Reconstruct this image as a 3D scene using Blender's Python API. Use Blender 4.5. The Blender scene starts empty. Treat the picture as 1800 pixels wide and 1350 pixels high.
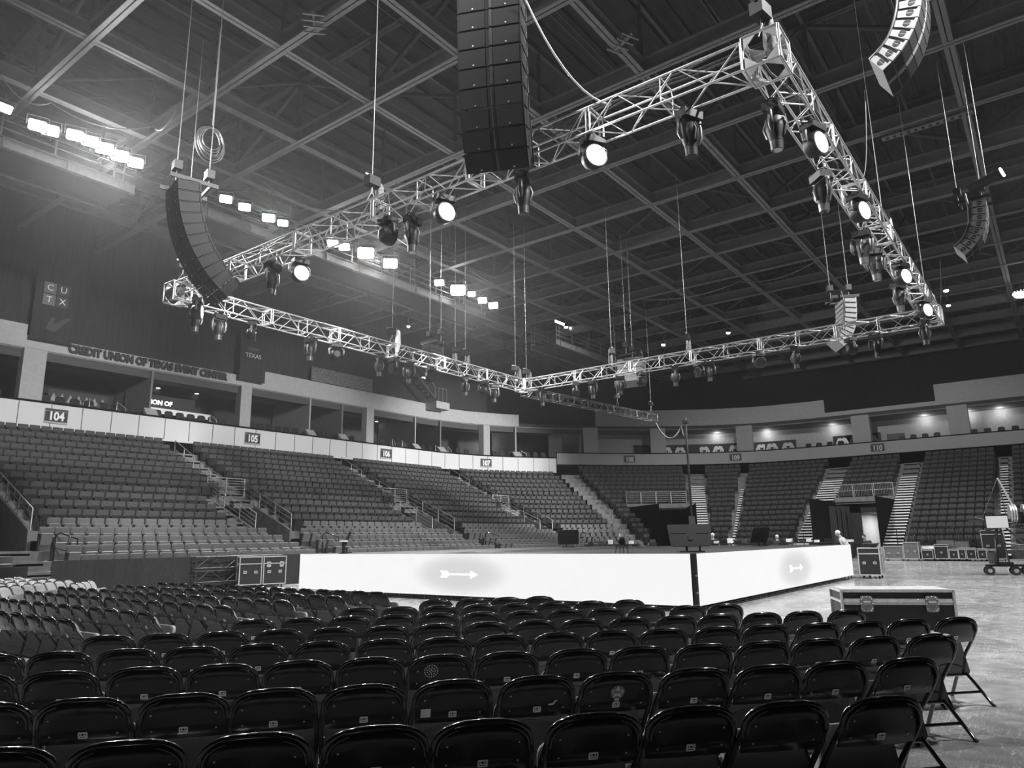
import bpy, math, random
import numpy as np
from mathutils import Vector, Matrix
random.seed(7); rng = np.random.default_rng(5)
R_ = math.radians
SC = bpy.context.scene
COL = SC.collection

# ------------------------------------------------------------------ camera
EYE = 1.6
YAW, PITCH, ROLL, FPX = -0.9263, 0.2124, -0.0149, 1270.0
def cam_rot(a, b, c):
    Rz = Matrix.Rotation(a, 3, 'Z'); base = Matrix.Rotation(math.pi/2, 3, 'X')
    return Rz @ base @ Matrix.Rotation(b, 3, 'X') @ Matrix.Rotation(c, 3, 'Z')
CR = cam_rot(YAW, PITCH, ROLL)
cd = bpy.data.cameras.new('camera'); cam = bpy.data.objects.new('camera', cd); COL.objects.link(cam)
cd.sensor_width = 36; cd.lens = 36*FPX/1800; cd.clip_end = 400; cd.clip_start = .05
cam.matrix_world = Matrix.Translation((0, 0, EYE)) @ CR.to_4x4()
SC.camera = cam
# survey helpers: turn a bearing of the photograph into a place on a known wall, floor or height
def ray(x, y): return CR @ Vector((x-900, -(y-675), -FPX))
def atz(x, y, z): d = ray(x, y); return Vector((0, 0, EYE)) + d*((z-EYE)/d.z)
def aty(x, y, v): d = ray(x, y); return Vector((0, 0, EYE)) + d*(v/d.y)
def atx(x, y, u): d = ray(x, y); return Vector((0, 0, EYE)) + d*(u/d.x)
def proj(p):
    c = CR.transposed() @ (Vector(p)-Vector((0, 0, EYE)))
    return 900+FPX*c.x/-c.z, 675-FPX*c.y/-c.z, -c.z

# ------------------------------------------------------------------ world, lights, exposure
w = bpy.data.worlds.new('world'); SC.world = w; w.use_nodes = True
w.node_tree.nodes['Background'].inputs[0].default_value = (.5, .5, .5, 1)
w.node_tree.nodes['Background'].inputs[1].default_value = .085
_v = w.node_tree.nodes.new('ShaderNodeVolumeScatter')          # thin haze added to imitate the lens glare around the lamps
_v.inputs['Density'].default_value = .00065; _v.inputs['Anisotropy'].default_value = .65
w.node_tree.links.new(_v.outputs[0], w.node_tree.nodes['World Output'].inputs['Volume'])
SC.view_settings.view_transform = 'Standard'; SC.view_settings.look = 'None'
SC.view_settings.gamma = 1; SC.view_settings.use_curve_mapping = False
SC.view_settings.exposure = 0.0

def spot(name, loc, target, power, cone=125, blend=.6, rad=.45):
    l = bpy.data.lights.new(name, 'SPOT'); l.energy = power; l.spot_size = math.radians(cone); l.spot_blend = blend; l.shadow_soft_size = rad
    o = bpy.data.objects.new(name, l); COL.objects.link(o); o.location = loc
    o.rotation_euler = (Vector(target)-Vector(loc)).to_track_quat('-Z', 'Y').to_euler(); return o
def area(name, loc, target, size, power, sy=None):
    l = bpy.data.lights.new(name, 'AREA'); l.energy = power; l.shape = 'RECTANGLE'
    l.size = size; l.size_y = sy or size
    o = bpy.data.objects.new(name, l); COL.objects.link(o); o.location = loc
    o.rotation_euler = (Vector(target)-Vector(loc)).to_track_quat('-Z', 'Y').to_euler()
    return o
# lights: the catwalk floods on the left, their unseen twins on the right, added fill spots
for x, p in ((11.5, 21000), (19, 6000), (26, 12000), (34, 10000)):
    spot('catwalk_flood_light', (x, 29.2, 17.2), (x-3, 12, 0), p)
for x, p in ((14, 22000), (30, 18000), (46, 14000)):
    spot('right_catwalk_light', (x, -3.5, 17.2), (x+3, 12, 0), p, 92)
for x, tx, ty, tz, p, c_ in ((10, 14, 42, 7, 75000, 27), (26, 31, 42, 7, 60000, 26), (44, 48, 41, 7, 120000, 26)):
    spot('left_stand_fill', (x, -3.5, 17.2), (tx, ty, tz), p, c_, .5, 2.2)  # unseen spots added to brighten the left fascia and seats
spot('far_fill_light', (44, 13, 16.0), (62, 14, 0), 9500, 110)  # fill added for the end stand, no fixture hangs here
spot('near_fill_light', (3, 10, 17.0), (8, 6, 0), 5000, 120)  # fill added over the near chairs, without a fixture

# ------------------------------------------------------------------ materials (the photograph is black and white)
MATS = {}
def mat(name, v, rough=.6, metal=0., emit=0., noise=0., nscale=40., bump=0., coat=0., spec=.5, stretch=None):
    m = bpy.data.materials.new(name); m.use_nodes = True; nt = m.node_tree; b = nt.nodes['Principled BSDF']
    b.inputs['Base Color'].default_value = (v, v, v, 1); b.inputs['Roughness'].default_value = rough
    b.inputs['Metallic'].default_value = metal; b.inputs['Coat Weight'].default_value = coat
    b.inputs['Specular IOR Level'].default_value = spec
    if emit:
        b.inputs['Emission Color'].default_value = (1, 1, 1, 1); b.inputs['Emission Strength'].default_value = emit
    if noise or bump:
        tc = nt.nodes.new('ShaderNodeTexCoord'); mp = nt.nodes.new('ShaderNodeMapping')
        nt.links.new(tc.outputs['Object'], mp.inputs[0])
        if stretch: mp.inputs['Scale'].default_value = stretch
        n = nt.nodes.new('ShaderNodeTexNoise'); n.inputs['Scale'].default_value = nscale; n.inputs['Detail'].default_value = 6
        nt.links.new(mp.outputs[0], n.inputs['Vector'])
        if noise:
            r = nt.nodes.new('ShaderNodeMapRange'); r.inputs['From Min'].default_value = .3; r.inputs['From Max'].default_value = .7
            r.inputs['To Min'].default_value = v*(1-noise); r.inputs['To Max'].default_value = v*(1+noise)
            nt.links.new(n.outputs['Fac'], r.inputs['Value'])
            nt.links.new(r.outputs[0], b.inputs['Base Color'])
        if bump:
            bp = nt.nodes.new('ShaderNodeBump'); bp.inputs['Strength'].default_value = bump; bp.inputs['Distance'].default_value = .01
            nt.links.new(n.outputs['Fac'], bp.inputs['Height']); nt.links.new(bp.outputs[0], b.inputs['Normal'])
    MATS[name] = m
    return m
M_paint = mat('black_gloss_paint', .006, .14, coat=1., noise=.3, nscale=25)
M_back = mat('black_enamel_back', .005, .3, coat=.25, noise=.35, nscale=12, spec=.35)
M_fabric = mat('woven_seat_fabric', .085, .85, noise=.35, nscale=260, bump=.35)
M_front = mat('light_cushion_fabric', .34, .9, noise=.12, nscale=180, bump=.2)
M_rivet = mat('rivet_steel', .45, .3, metal=.9, noise=.1)
M_plate = mat('number_plate', .85, .5, noise=.08)
M_ink = mat('black_ink', .012, .6, noise=.1)
M_white = mat('white_vinyl', .75, .5, noise=.05)
M_rubber = mat('black_rubber', .012, .8, noise=.3)
M_alu = mat('truss_aluminium', .62, .32, metal=.75, noise=.12, nscale=8, bump=.05)
M_aludark = mat('dark_truss_metal', .10, .4, metal=.7, noise=.2, nscale=8)
M_blackbox = mat('black_fixture_plastic', .010, .5, spec=.3, noise=.25, nscale=20)
M_fixgrey = mat('fixture_grey', .07, .35, metal=.3, noise=.2, nscale=12)
M_chain = mat('hoist_chain_steel', .2, .5, metal=.4, noise=.2, nscale=60)
M_bag = mat('hoist_bag_canvas', .10, .8, noise=.5, nscale=14, bump=.5)
M_spkgrille = mat('speaker_grille', .024, .7, spec=.2, noise=.25, nscale=90, bump=.2)
M_spkside = mat('speaker_side_grey', .20, .5, noise=.08, nscale=20)
M_spkdark = mat('speaker_side_black', .016, .65, spec=.2, noise=.25, nscale=20)
M_glass = mat('lens_glass', .02, .05, coat=1., noise=.1)
M_lamp = mat('lamp_glow', .9, .5, emit=40)
M_cell = mat('led_cell_glow', .9, .5, emit=2.2)
M_lampsoft = mat('lamp_glow_soft', .9, .5, emit=6)
M_dim = mat('lamp_face_dim', .8, .4, emit=.62, noise=.1)
M_con = mat('stand_concrete', .17, .85, noise=.25, nscale=3, bump=.1)
M_tread = mat('stair_tread_edge', .78, .5, noise=.12, nscale=10)
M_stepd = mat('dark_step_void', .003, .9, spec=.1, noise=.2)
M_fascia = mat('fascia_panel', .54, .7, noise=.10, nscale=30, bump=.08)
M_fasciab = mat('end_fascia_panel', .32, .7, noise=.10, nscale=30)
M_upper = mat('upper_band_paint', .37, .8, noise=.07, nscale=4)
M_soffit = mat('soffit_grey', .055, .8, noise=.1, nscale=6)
M_curtain = mat('blackout_drape', .022, .9, noise=.3, nscale=2, bump=.2, stretch=(6, 6, .4))
M_deck = mat('roof_deck', .030, .8, noise=.5, nscale=1.2, bump=.2, stretch=(1, 9, 1))
M_beam = mat('roof_steel', .16, .6, noise=.12, nscale=3)
M_brace = mat('roof_brace_steel', .07, .6, noise=.2, nscale=3)
M_duct = mat('duct_metal', .20, .4, metal=.5, noise=.3, nscale=5)
M_cat = mat('catwalk_steel', .22, .55, metal=.2, noise=.15, nscale=4)
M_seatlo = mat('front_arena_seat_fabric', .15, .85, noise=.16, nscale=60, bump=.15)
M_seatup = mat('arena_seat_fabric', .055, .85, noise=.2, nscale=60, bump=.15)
M_seatfr = mat('arena_seat_plastic', .018, .5, noise=.2)
M_rail = mat('galvanised_rail', .42, .4, metal=.6, noise=.15, nscale=12)
M_skirt = mat('grey_skirt_cloth', .028, .9, noise=.25, nscale=5, bump=.4, stretch=(3, 3, .6))
M_case = mat('case_laminate', .009, .5, noise=.25, nscale=8)
M_casegrey = mat('case_grey_board', .10, .6, noise=.15, nscale=6)
M_edge = mat('case_edge_aluminium', .66, .35, metal=.6, noise=.15, nscale=20)
M_castop = mat('worn_case_top', .40, .5, noise=.4, nscale=7, stretch=(1, 4, 1))
M_stagetop = mat('stage_top', .055, .35, noise=.35, nscale=2.5)
M_screenoff = mat('dark_screen', .01, .15, coat=.5, noise=.1)
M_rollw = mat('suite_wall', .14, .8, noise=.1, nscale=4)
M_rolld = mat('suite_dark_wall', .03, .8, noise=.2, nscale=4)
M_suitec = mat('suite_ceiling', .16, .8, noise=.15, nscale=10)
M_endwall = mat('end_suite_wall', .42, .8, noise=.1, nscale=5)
M_pillar = mat('pillar_paint', .33, .8, noise=.07, nscale=5)
M_skin = mat('skin', .30, .6, noise=.1)
M_shirtd = mat('dark_shirt', .02, .9, noise=.3)
M_shirtl = mat('light_shirt', .55, .9, noise=.2)
M_hairl = mat('pale_cap', .7, .8, noise=.1)
M_cable = mat('cable_jacket', .05, .5, noise=.2)
M_cablew = mat('pale_cable', .5, .5, noise=.1)

def floor_material():
    m = bpy.data.materials.new('polished_concrete'); m.use_nodes = True; nt = m.node_tree; N = nt.nodes; L = nt.links
    b = N['Principled BSDF']; tc = N.new('ShaderNodeTexCoord')
    def noise(scale, sc, detail=6, rot=0, dist=0):
        mp = N.new('ShaderNodeMapping'); mp.inputs['Scale'].default_value = sc; mp.inputs['Rotation'].default_value = (0, 0, rot)
        L.new(tc.outputs['Object'], mp.inputs[0])
        n = N.new('ShaderNodeTexNoise'); n.inputs['Scale'].default_value = scale; n.inputs['Detail'].default_value = detail
        n.inputs['Distortion'].default_value = dist
        L.new(mp.outputs[0], n.inputs['Vector']); return n.outputs['Fac']
    def rng_(v, a, b_, c, d):
        r = N.new('ShaderNodeMapRange'); r.inputs['From Min'].default_value = a; r.inputs['From Max'].default_value = b_
        r.inputs['To Min'].default_value = c; r.inputs['To Max'].default_value = d; L.new(v, r.inputs['Value']); return r.outputs[0]
    def mth(op, x, y):
        k = N.new('ShaderNodeMath'); k.operation = op
        for i, q in enumerate((x, y)):
            if hasattr(q, 'links'): L.new(q, k.inputs[i])
            else: k.inputs[i].default_value = q
        return k.outputs[0]
    base = rng_(noise(.6, (1, 1, 1)), .3, .7, .22, .38)
    blot = rng_(noise(3.5, (1, 1, 1), 10), .35, .7, .78, 1.22)
    col = mth('MULTIPLY', base, blot)
    for rot, sc in ((.9, (1, 9, 1)), (-.3, (10, 1, 1)), (.2, (1.2, 12, 1)), (1.5, (1, 8, 1))):   # scuffs left by wheels
        s = noise(1.7, sc, 5, rot, 1.2)
        ridge = mth('ABSOLUTE', mth('SUBTRACT', s, .5), 0)
        line = rng_(ridge, 0, .012, 1, 0)
        mask = rng_(noise(.9, (1, 1, 1), 3, rot), .48, .62, 0, 1)
        col = mth('ADD', col, mth('MULTIPLY', mth('MULTIPLY', line, mask), .42))
    L.new(col, b.inputs['Base Color'])
    L.new(rng_(noise(5, (1, 1, 1), 8), .3, .7, .10, .30), b.inputs['Roughness'])
    bp = N.new('ShaderNodeBump'); bp.inputs['Strength'].default_value = .06; bp.inputs['Distance'].default_value = .01
    L.new(noise(4, (1, 1, 1), 8), bp.inputs['Height']); L.new(bp.outputs[0], b.inputs['Normal'])
    return m
M_floor = floor_material()

def screen_material(name, cy, cz, axis):
    # picture on the LED wall: white, tone-mapping halo round the arrow painted in as a grey oval
    m = bpy.data.materials.new(name); m.use_nodes = True; nt = m.node_tree; N = nt.nodes; L = nt.links
    b = N['Principled BSDF']; b.inputs['Base Color'].default_value = (.02, .02, .02, 1); b.inputs['Roughness'].default_value = .6
    tc = N.new('ShaderNodeTexCoord'); sp = N.new('ShaderNodeSeparateXYZ'); L.new(tc.outputs['Object'], sp.inputs[0])
    def mth(op, x, y=0.):
        k = N.new('ShaderNodeMath'); k.operation = op
        for i, q in enumerate((x, y)):
            if hasattr(q, 'links'): L.new(q, k.inputs[i])
            else: k.inputs[i].default_value = q
        return k.outputs[0]
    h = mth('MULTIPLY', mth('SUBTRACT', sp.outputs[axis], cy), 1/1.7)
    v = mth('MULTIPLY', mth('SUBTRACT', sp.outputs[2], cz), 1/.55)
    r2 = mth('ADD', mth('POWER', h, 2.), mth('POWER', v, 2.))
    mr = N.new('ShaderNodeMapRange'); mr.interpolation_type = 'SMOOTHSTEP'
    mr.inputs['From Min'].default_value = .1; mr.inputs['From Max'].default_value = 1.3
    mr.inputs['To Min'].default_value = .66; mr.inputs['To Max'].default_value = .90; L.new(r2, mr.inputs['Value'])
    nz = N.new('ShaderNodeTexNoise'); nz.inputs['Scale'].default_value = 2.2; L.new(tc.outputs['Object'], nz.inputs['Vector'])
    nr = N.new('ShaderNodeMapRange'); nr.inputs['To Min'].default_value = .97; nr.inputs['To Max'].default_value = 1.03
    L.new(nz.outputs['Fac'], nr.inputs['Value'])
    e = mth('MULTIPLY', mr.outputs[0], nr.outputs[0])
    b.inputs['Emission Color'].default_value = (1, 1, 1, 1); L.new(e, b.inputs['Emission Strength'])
    return m

# ------------------------------------------------------------------ mesh builder
class MB:
    def __init__(s): s.v = []; s.f = []; s.m = []; s.sm = []
    def add(s, verts, faces, mi=0, smooth=False):
        n = len(s.v); s.v += [tuple(p) for p in verts]
        s.f += [tuple(i+n for i in f) for f in faces]; s.m += [mi]*len(faces); s.sm += [smooth]*len(faces); return s
    def box(s, c, d, mi=0, rot=None, taper=None, bevel=0):
        hx, hy, hz = d[0]/2, d[1]/2, d[2]/2; t = taper or (1, 1)
        P = []
        for z, k in ((-hz, (1, 1)), (hz, t)):
            for x, y in ((-hx, -hy), (hx, -hy), (hx, hy), (-hx, hy)): P.append(Vector((x*k[0], y*k[1], z)))
        if rot is not None: P = [rot @ p for p in P]
        P = [p+Vector(c) for p in P]
        return s.add(P, [(3, 2, 1, 0), (4, 5, 6, 7), (0, 1, 5, 4), (1, 2, 6, 5), (2, 3, 7, 6), (3, 0, 4, 7)], mi)
    def tube(s, pts, r, n=6, mi=0, closed=False, smooth=True, caps=True):
        pts = [Vector(p) for p in pts]; k = len(pts); rs = r if hasattr(r, '__len__') else [r]*k
        rings = []; up = None
        for i in range(k):
            if closed: t = pts[(i+1) % k]-pts[i-1]
            elif i == 0: t = pts[1]-pts[0]
            elif i == k-1: t = pts[-1]-pts[-2]
            else: t = (pts[i+1]-pts[i]).normalized()+(pts[i]-pts[i-1]).normalized()
            if t.length < 1e-9: t = Vector((0, 0, 1))
            t.normalize()
            if up is None:
                up = t.orthogonal().normalized()
            up = (up-t*up.dot(t))
            if up.length < 1e-6: up = t.orthogonal()
            up.normalize(); sd = t.cross(up)
            rings.append([pts[i]+(up*math.cos(2*math.pi*j/n)+sd*math.sin(2*math.pi*j/n))*rs[i] for j in range(n)])
        V = [p for rg in rings for p in rg]; F = []
        for i in range(k if closed else k-1):
            a = i*n; b_ = ((i+1) % k)*n
            for j in range(n): F.append((a+j, a+(j+1) % n, b_+(j+1) % n, b_+j))
        s.add(V, F, mi, smooth)
        if caps and not closed: s.add(rings[0], [tuple(range(n))[::-1]], mi); s.add(rings[-1], [tuple(range(n))], mi)
        return s
    def bar(s, a, b_, r, n=5, mi=0): return s.tube([a, b_], r, n, mi)
    def cyl(s, c, r, h, axis='z', n=16, mi=0, r2=None):
        d = {'x': Vector((1, 0, 0)), 'y': Vector((0, 1, 0)), 'z': Vector((0, 0, 1))}[axis] if isinstance(axis, str) else Vector(axis).normalized()
        c = Vector(c); return s.tube([c-d*h/2, c+d*h/2], [r, r if r2 is None else r2], n, mi)
    def prism(s, poly, a, b_, f, mi=0, smooth=False):
        # poly: 2D outline; f(u,v,w) -> 3D; extruded from w=a to w=b
        n = len(poly); V = [f(u, v, a) for u, v in poly]+[f(u, v, b_) for u, v in poly]
        F = [tuple(range(n))[::-1], tuple(range(n, 2*n))]+[(i, (i+1) % n, n+(i+1) % n, n+i) for i in range(n)]
        return s.add(V, F, mi, smooth)
    def ball(s, c, r, seg=12, rings=8, mi=0, sc=(1, 1, 1)):
        V = []; F = []
        for i in range(rings+1):
            th = math.pi*i/rings
            for j in range(seg):
                ph = 2*math.pi*j/seg
                V.append((c[0]+r*sc[0]*math.sin(th)*math.cos(ph), c[1]+r*sc[1]*math.sin(th)*math.sin(ph), c[2]+r*sc[2]*math.cos(th)))
        for i in range(rings):
            for j in range(seg):
                F.append((i*seg+j, (i+1)*seg+j, (i+1)*seg+(j+1) % seg, i*seg+(j+1) % seg))
        return s.add(V, F, mi, True)
    def mesh(s, name, mats):
        me = bpy.data.meshes.new(name); me.from_pydata(s.v, [], s.f)
        for m in (mats if isinstance(mats, (list, tuple)) else [mats]): me.materials.append(m)
        me.polygons.foreach_set('material_index', s.m); me.polygons.foreach_set('use_smooth', s.sm)
        me.update(); return me
    def obj(s, name, mats, parent=None, loc=None, rot=None):
        o = bpy.data.objects.new(name, s.mesh(name, mats)); COL.objects.link(o)
        if parent: o.parent = parent
        if loc is not None: o.location = loc
        if rot is not None: o.rotation_euler = rot
        return o

def tag(o, label=None, cat=None, group=None, kind=None):
    if label: o['label'] = label
    if cat: o['category'] = cat
    if group: o['group'] = group
    if kind: o['kind'] = kind
    return o
def thing(name, label, cat, loc=(0, 0, 0), rz=0, group=None, rot=None):
    o = bpy.data.objects.new(name, None); COL.objects.link(o); o.location = loc
    o.rotation_euler = rot if rot is not None else (0, 0, rz)
    o.empty_display_size = .2
    return tag(o, label, cat, group)
def struct(o): o['kind'] = 'structure'; return o
CH = {}
def dup(root, loc=None, rz=None, label=None, group=None, rot=None):
    r = root.copy(); COL.objects.link(r)
    if loc is not None: r.location = loc
    if rz is not None: r.rotation_euler = (0, 0, rz)
    if rot is not None: r.rotation_euler = rot
    if label: r['label'] = label
    if group: r['group'] = group
    if root.name not in CH:
        CH[root.name] = [(c, list(c.children)) for c in root.children]
    for c, gs in CH[root.name]:
        k = c.copy(); COL.objects.link(k); k.parent = r
        for g in gs: q = g.copy(); COL.objects.link(q); q.parent = k
    return r
ORD = ['', 'first', 'second', 'third', 'fourth', 'fifth', 'sixth', 'seventh', 'eighth', 'ninth', 'tenth', 'eleventh', 'twelfth',
       'thirteenth', 'fourteenth', 'fifteenth', 'sixteenth', 'seventeenth', 'eighteenth', 'nineteenth', 'twentieth']
def nth(n):
    if n < 20: return ORD[n]
    t = {2: 'twenty', 3: 'thirty', 4: 'forty', 5: 'fifty'}[n//10]
    return t[:-1]+'ieth' if n % 10 == 0 else t+'-'+ORD[n % 10]
def rrect(w_, h_, r, n=4):
    P = []
    for cx, cy, a0 in ((w_/2-r, h_/2-r, 0), (-w_/2+r, h_/2-r, 90), (-w_/2+r, -h_/2+r, 180), (w_/2-r, -h_/2+r, 270)):
        for i in range(n+1):
            a = R_(a0+90*i/n); P.append((cx+r*math.cos(a), cy+r*math.sin(a)))
    return P
def text_obj(s, size, m, parent=None, loc=(0, 0, 0), rot=(0, 0, 0), depth=.01, name='lettering', sx=1., bold=0.):
    c = bpy.data.curves.new(name, 'FONT'); c.body = s; c.size = size; c.extrude = depth; c.align_x = 'CENTER'; c.align_y = 'CENTER'
    c.offset = bold; c.resolution_u = 3
    t = bpy.data.objects.new(name, c); COL.objects.link(t)
    dg = bpy.context.evaluated_depsgraph_get()
    me = bpy.data.meshes.new_from_object(t.evaluated_get(dg)); bpy.data.objects.remove(t)
    o = bpy.data.objects.new(name, me); COL.objects.link(o); me.materials.clear(); me.materials.append(m)
    if parent: o.parent = parent
    o.location = loc; o.rotation_euler = rot; o.scale = (sx, 1, 1)
    return o
FACE_Y = (math.pi/2, 0, 0)            # lettering that faces -y
FACE_X = (math.pi/2, 0, -math.pi/2)   # lettering that faces -x

# ================================================================== room shell
struct(MB().add([(-8, -8, 0), (90, -8, 0), (90, 60, 0), (-8, 60, 0)], [(0, 1, 2, 3)]).obj('floor', M_floor))
ZR = 18.6
# roof deck with standing ribs
mb = MB(); mb.box((38, 18, 22.4), (100, 66, .2))
for y in np.arange(-12, 50, 1.15): mb.box((38, y, 22.22), (100, .18, .16))
struct(mb.obj('ceiling', M_deck))
# bowl geometry: fascia line in plan, with the centre each radial aisle points to
FP = [(-6, 42.5), (46, 42.5), (50, 41.7), (53.3, 40.2), (56.5, 38.1), (60.8, 34.8), (64.8, 30.8), (67.6, 26.8), (69.4, 22.8), (70, 18.5), (70, -8)]
SL = [0.0]
for a, b in zip(FP, FP[1:]): SL.append(SL[-1]+math.dist(a, b))
def fpt(s):
    s = max(0, min(SL[-1]-1e-6, s))
    for i in range(len(SL)-1):
        if s <= SL[i+1]:
            t = (s-SL[i])/(SL[i+1]-SL[i]); a, b = FP[i], FP[i+1]
            return Vector((a[0]+(b[0]-a[0])*t, a[1]+(b[1]-a[1])*t))
def ctr(p): return Vector((min(p.x, 46), min(p.y, 18.5)))
def inset(s, d):
    p = fpt(s); c = ctr(p); v = p-c; L = v.length
    return p-v/L*d*(L/24.0 if L < 24 else 1)
def outdir(s):
    p = fpt(s); v = (p-ctr(p)).normalized(); return v
def s_of_x(x): return x+6
S_CORNER = SL[4]+.6        # where the left fascia stops and the end fascia starts
S_END0 = SL[9]             # straight end stand begins (y = 18.5)
def s_of_y(y): return S_END0+(18.5-y)
def s_of_ang(deg):
    best = min(((abs(math.degrees(math.atan2(fpt(s).y-18.5, fpt(s).x-46))-deg), s) for s in np.linspace(SL[1], SL[9], 400)))
    return float(best[1])
# rows: inset from the fascia and height of the seat tops
ROWS_L = [(15.9, 1.31), (14.7, 1.62), (13.45, 1.96), (12.2, 2.30)]
zl = [2.68, 3.06, 3.48, 3.92, 4.32, 4.76, 5.15, 5.58, 5.96, 6.40, 6.83, 7.28, 7.76]
ROWS_L += [(42.5-y, z) for y, z in zip([31.2+.9*i for i in range(13)], zl)]
ROWS_E = [(14.5-.84*i+(.0), 1.45+.425*i) for i in range(17)]
def strip(path_lo, path_hi, mb, mi=0):
    n = len(path_lo); mb.add(list(path_lo)+list(path_hi), [(i, i+1, n+i+1, n+i) for i in range(n-1)], mi)
def srange(a, b, step=1.0):
    n = max(2, int(abs(b-a)/step)+1); return list(np.linspace(a, b, n))
def riser_mesh(rows, s0, s1, name, m, base=0.0):
    mb = MB(); S = srange(s0, s1, .9); prev_z = base
    for k, (d, zt) in enumerate(rows):
        zf = max(.35, zt-.86); front = d+.42; back = (rows[k+1][0]+.42) if k+1 < len(rows) else -.3
        lo = [(*inset(s, front), prev_z) for s in S]; hi = [(*inset(s, front), zf) for s in S]
        bk = [(*inset(s, back), zf) for s in S]
        strip(lo, hi, mb); strip(hi, bk, mb); prev_z = zf
    return struct(mb.obj(name, m))
AX = [10.7, 22.5, 35.0, 46.7]        # aisles of the left bank
prev = -2
for ax in AX:
    riser_mesh(ROWS_L, s_of_x(prev), s_of_x(ax-1.5), 'wall_left_terrace', M_con)
    riser_mesh(ROWS_L[:4], s_of_x(ax-1.5), s_of_x(ax+.7), 'wall_left_terrace', M_con)
    riser_mesh(ROWS_L[9:], s_of_x(ax-1.5), s_of_x(ax+.7), 'wall_left_terrace', M_con, 3.6)
    prev = ax+.7
S_A4 = S_CORNER+1.0                  # aisle between the left bank and the end stand
riser_mesh(ROWS_L, s_of_x(prev), S_CORNER+.3, 'wall_left_terrace', M_con)
S_PORTAL0, S_PORTAL1 = s_of_y(14.7), s_of_y(10.35)
S_TUN0, S_TUN1 = s_of_ang(49), s_of_ang(29)
riser_mesh(ROWS_E, S_CORNER-.2, S_TUN0, 'wall_end_terrace', M_con)
riser_mesh(ROWS_E[9:], S_TUN0, S_TUN1, 'wall_end_terrace', M_con, 4.0)
riser_mesh(ROWS_E, S_TUN1, S_PORTAL0, 'wall_end_terrace', M_con)
riser_mesh(ROWS_E[9:], S_PORTAL0, S_PORTAL1, 'wall_end_terrace', M_con, 4.0)
riser_mesh(ROWS_E, S_PORTAL1, s_of_y(-6), 'wall_end_terrace', M_con)
def wall_strip(name, s0, s1, d0, z0, z1, m, d1=None, thick=.25, step=1.2, lip=None):
    mb = MB(); S = srange(s0, s1, step); d1 = d0 if d1 is None else d1
    a = [(*inset(s, d0), z0) for s in S]; b = [(*inset(s, d1), z1) for s in S]
    a2 = [(*inset(s, d0-thick), z0) for s in S]; b2 = [(*inset(s, d1-thick), z1) for s in S]
    strip(a, b, mb); strip(b, b2, mb); strip(b2, a2, mb); strip(a2, a, mb)
    n = len(S); mb.add([a[0], b[0], b2[0], a2[0], a[-1], b[-1], b2[-1], a2[-1]], [(0, 1, 2, 3), (4, 5, 6, 7)])
    return struct(mb.obj(name, m))
# left fascia with panel joints and a dark cap
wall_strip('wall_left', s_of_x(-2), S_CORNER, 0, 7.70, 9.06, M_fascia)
wall_strip('trim_1', s_of_x(-2), S_CORNER, .06, 9.06, 9.16, M_stepd, thick=.5)
mb = MB()
for x in np.arange(1.6, 62, 1.55):
    s = s_of_x(x)
    if s > S_CORNER: break
    p = inset(s, .012); mb.box((p.x, p.y, 8.42), (.03, .03, 1.22))
struct(mb.obj('trim_2', M_soffit))
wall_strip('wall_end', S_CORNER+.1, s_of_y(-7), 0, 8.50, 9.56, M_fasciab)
wall_strip('trim_3', S_CORNER+.1, s_of_y(-7), .05, 9.56, 9.64, M_stepd, thick=.5)
# suites: floor slab, ceiling slab, back wall
wall_strip('floor_suites', s_of_x(-4), s_of_y(-7), -.3, 8.4, 8.5, M_stepd, thick=5.5, step=1.5)
wall_strip('ceiling_suites', s_of_x(-4), s_of_y(-7), -.9, 12.0, 12.1, M_suitec, thick=5.0, step=1.5)
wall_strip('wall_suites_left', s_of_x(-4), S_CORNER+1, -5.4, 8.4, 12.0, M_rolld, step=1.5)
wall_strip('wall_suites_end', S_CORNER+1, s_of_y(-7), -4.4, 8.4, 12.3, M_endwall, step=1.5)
# lower soffit beam and upper pale band
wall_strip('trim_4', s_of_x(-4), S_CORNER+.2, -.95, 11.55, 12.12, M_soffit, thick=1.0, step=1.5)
wall_strip('wall_upper_left', s_of_x(-4), s_of_x(14.3), -1.05, 12.12, 13.42, M_upper, step=1.5)
wall_strip('wall_upper_left', s_of_x(14.3), s_of_x(28.2), -1.05, 12.12, 12.82, M_upper, step=1.5)
wall_strip('wall_upper_left', s_of_x(28.2), s_of_x(47), -1.05, 12.12, 13.42, M_upper, step=1.5)
wall_strip('wall_upper_left', s_of_x(47), s_of_x(55), -1.05, 12.12, 13.25, M_upper, step=1.5)
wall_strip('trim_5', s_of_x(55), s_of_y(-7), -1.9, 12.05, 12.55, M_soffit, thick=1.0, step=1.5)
s_a, s_b, s_c = s_of_ang(48), s_of_y(17.0), s_of_y(7.8)
wall_strip('wall_upper_end', s_a, s_b, -2.0, 12.55, 14.2, M_upper, step=1.5)
wall_strip('wall_upper_end', s_b, s_c, -2.0, 12.55, 12.95, M_upper, step=1.5)
wall_strip('wall_upper_end', s_c, s_of_y(-7), -2.0, 12.55, 14.4, M_upper, step=1.5)
# blackout drapes from the pale band up to the roof
wall_strip('wall_drape_left', s_of_x(-6), s_of_x(52), -1.45, 12.2, 22.4, M_curtain, step=1.5)
wall_strip('wall_drape_corner', s_of_x(52), s_of_ang(40), -4.0, 12.2, 22.4, M_curtain, step=1.5)
wall_strip('wall_drape_end', s_of_ang(40), s_of_y(-8), -9.5, 12.2, 22.4, M_curtain, step=1.5)
# back wall and right wall behind the camera's reach are left out, which lets the dim world light in as fill

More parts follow.
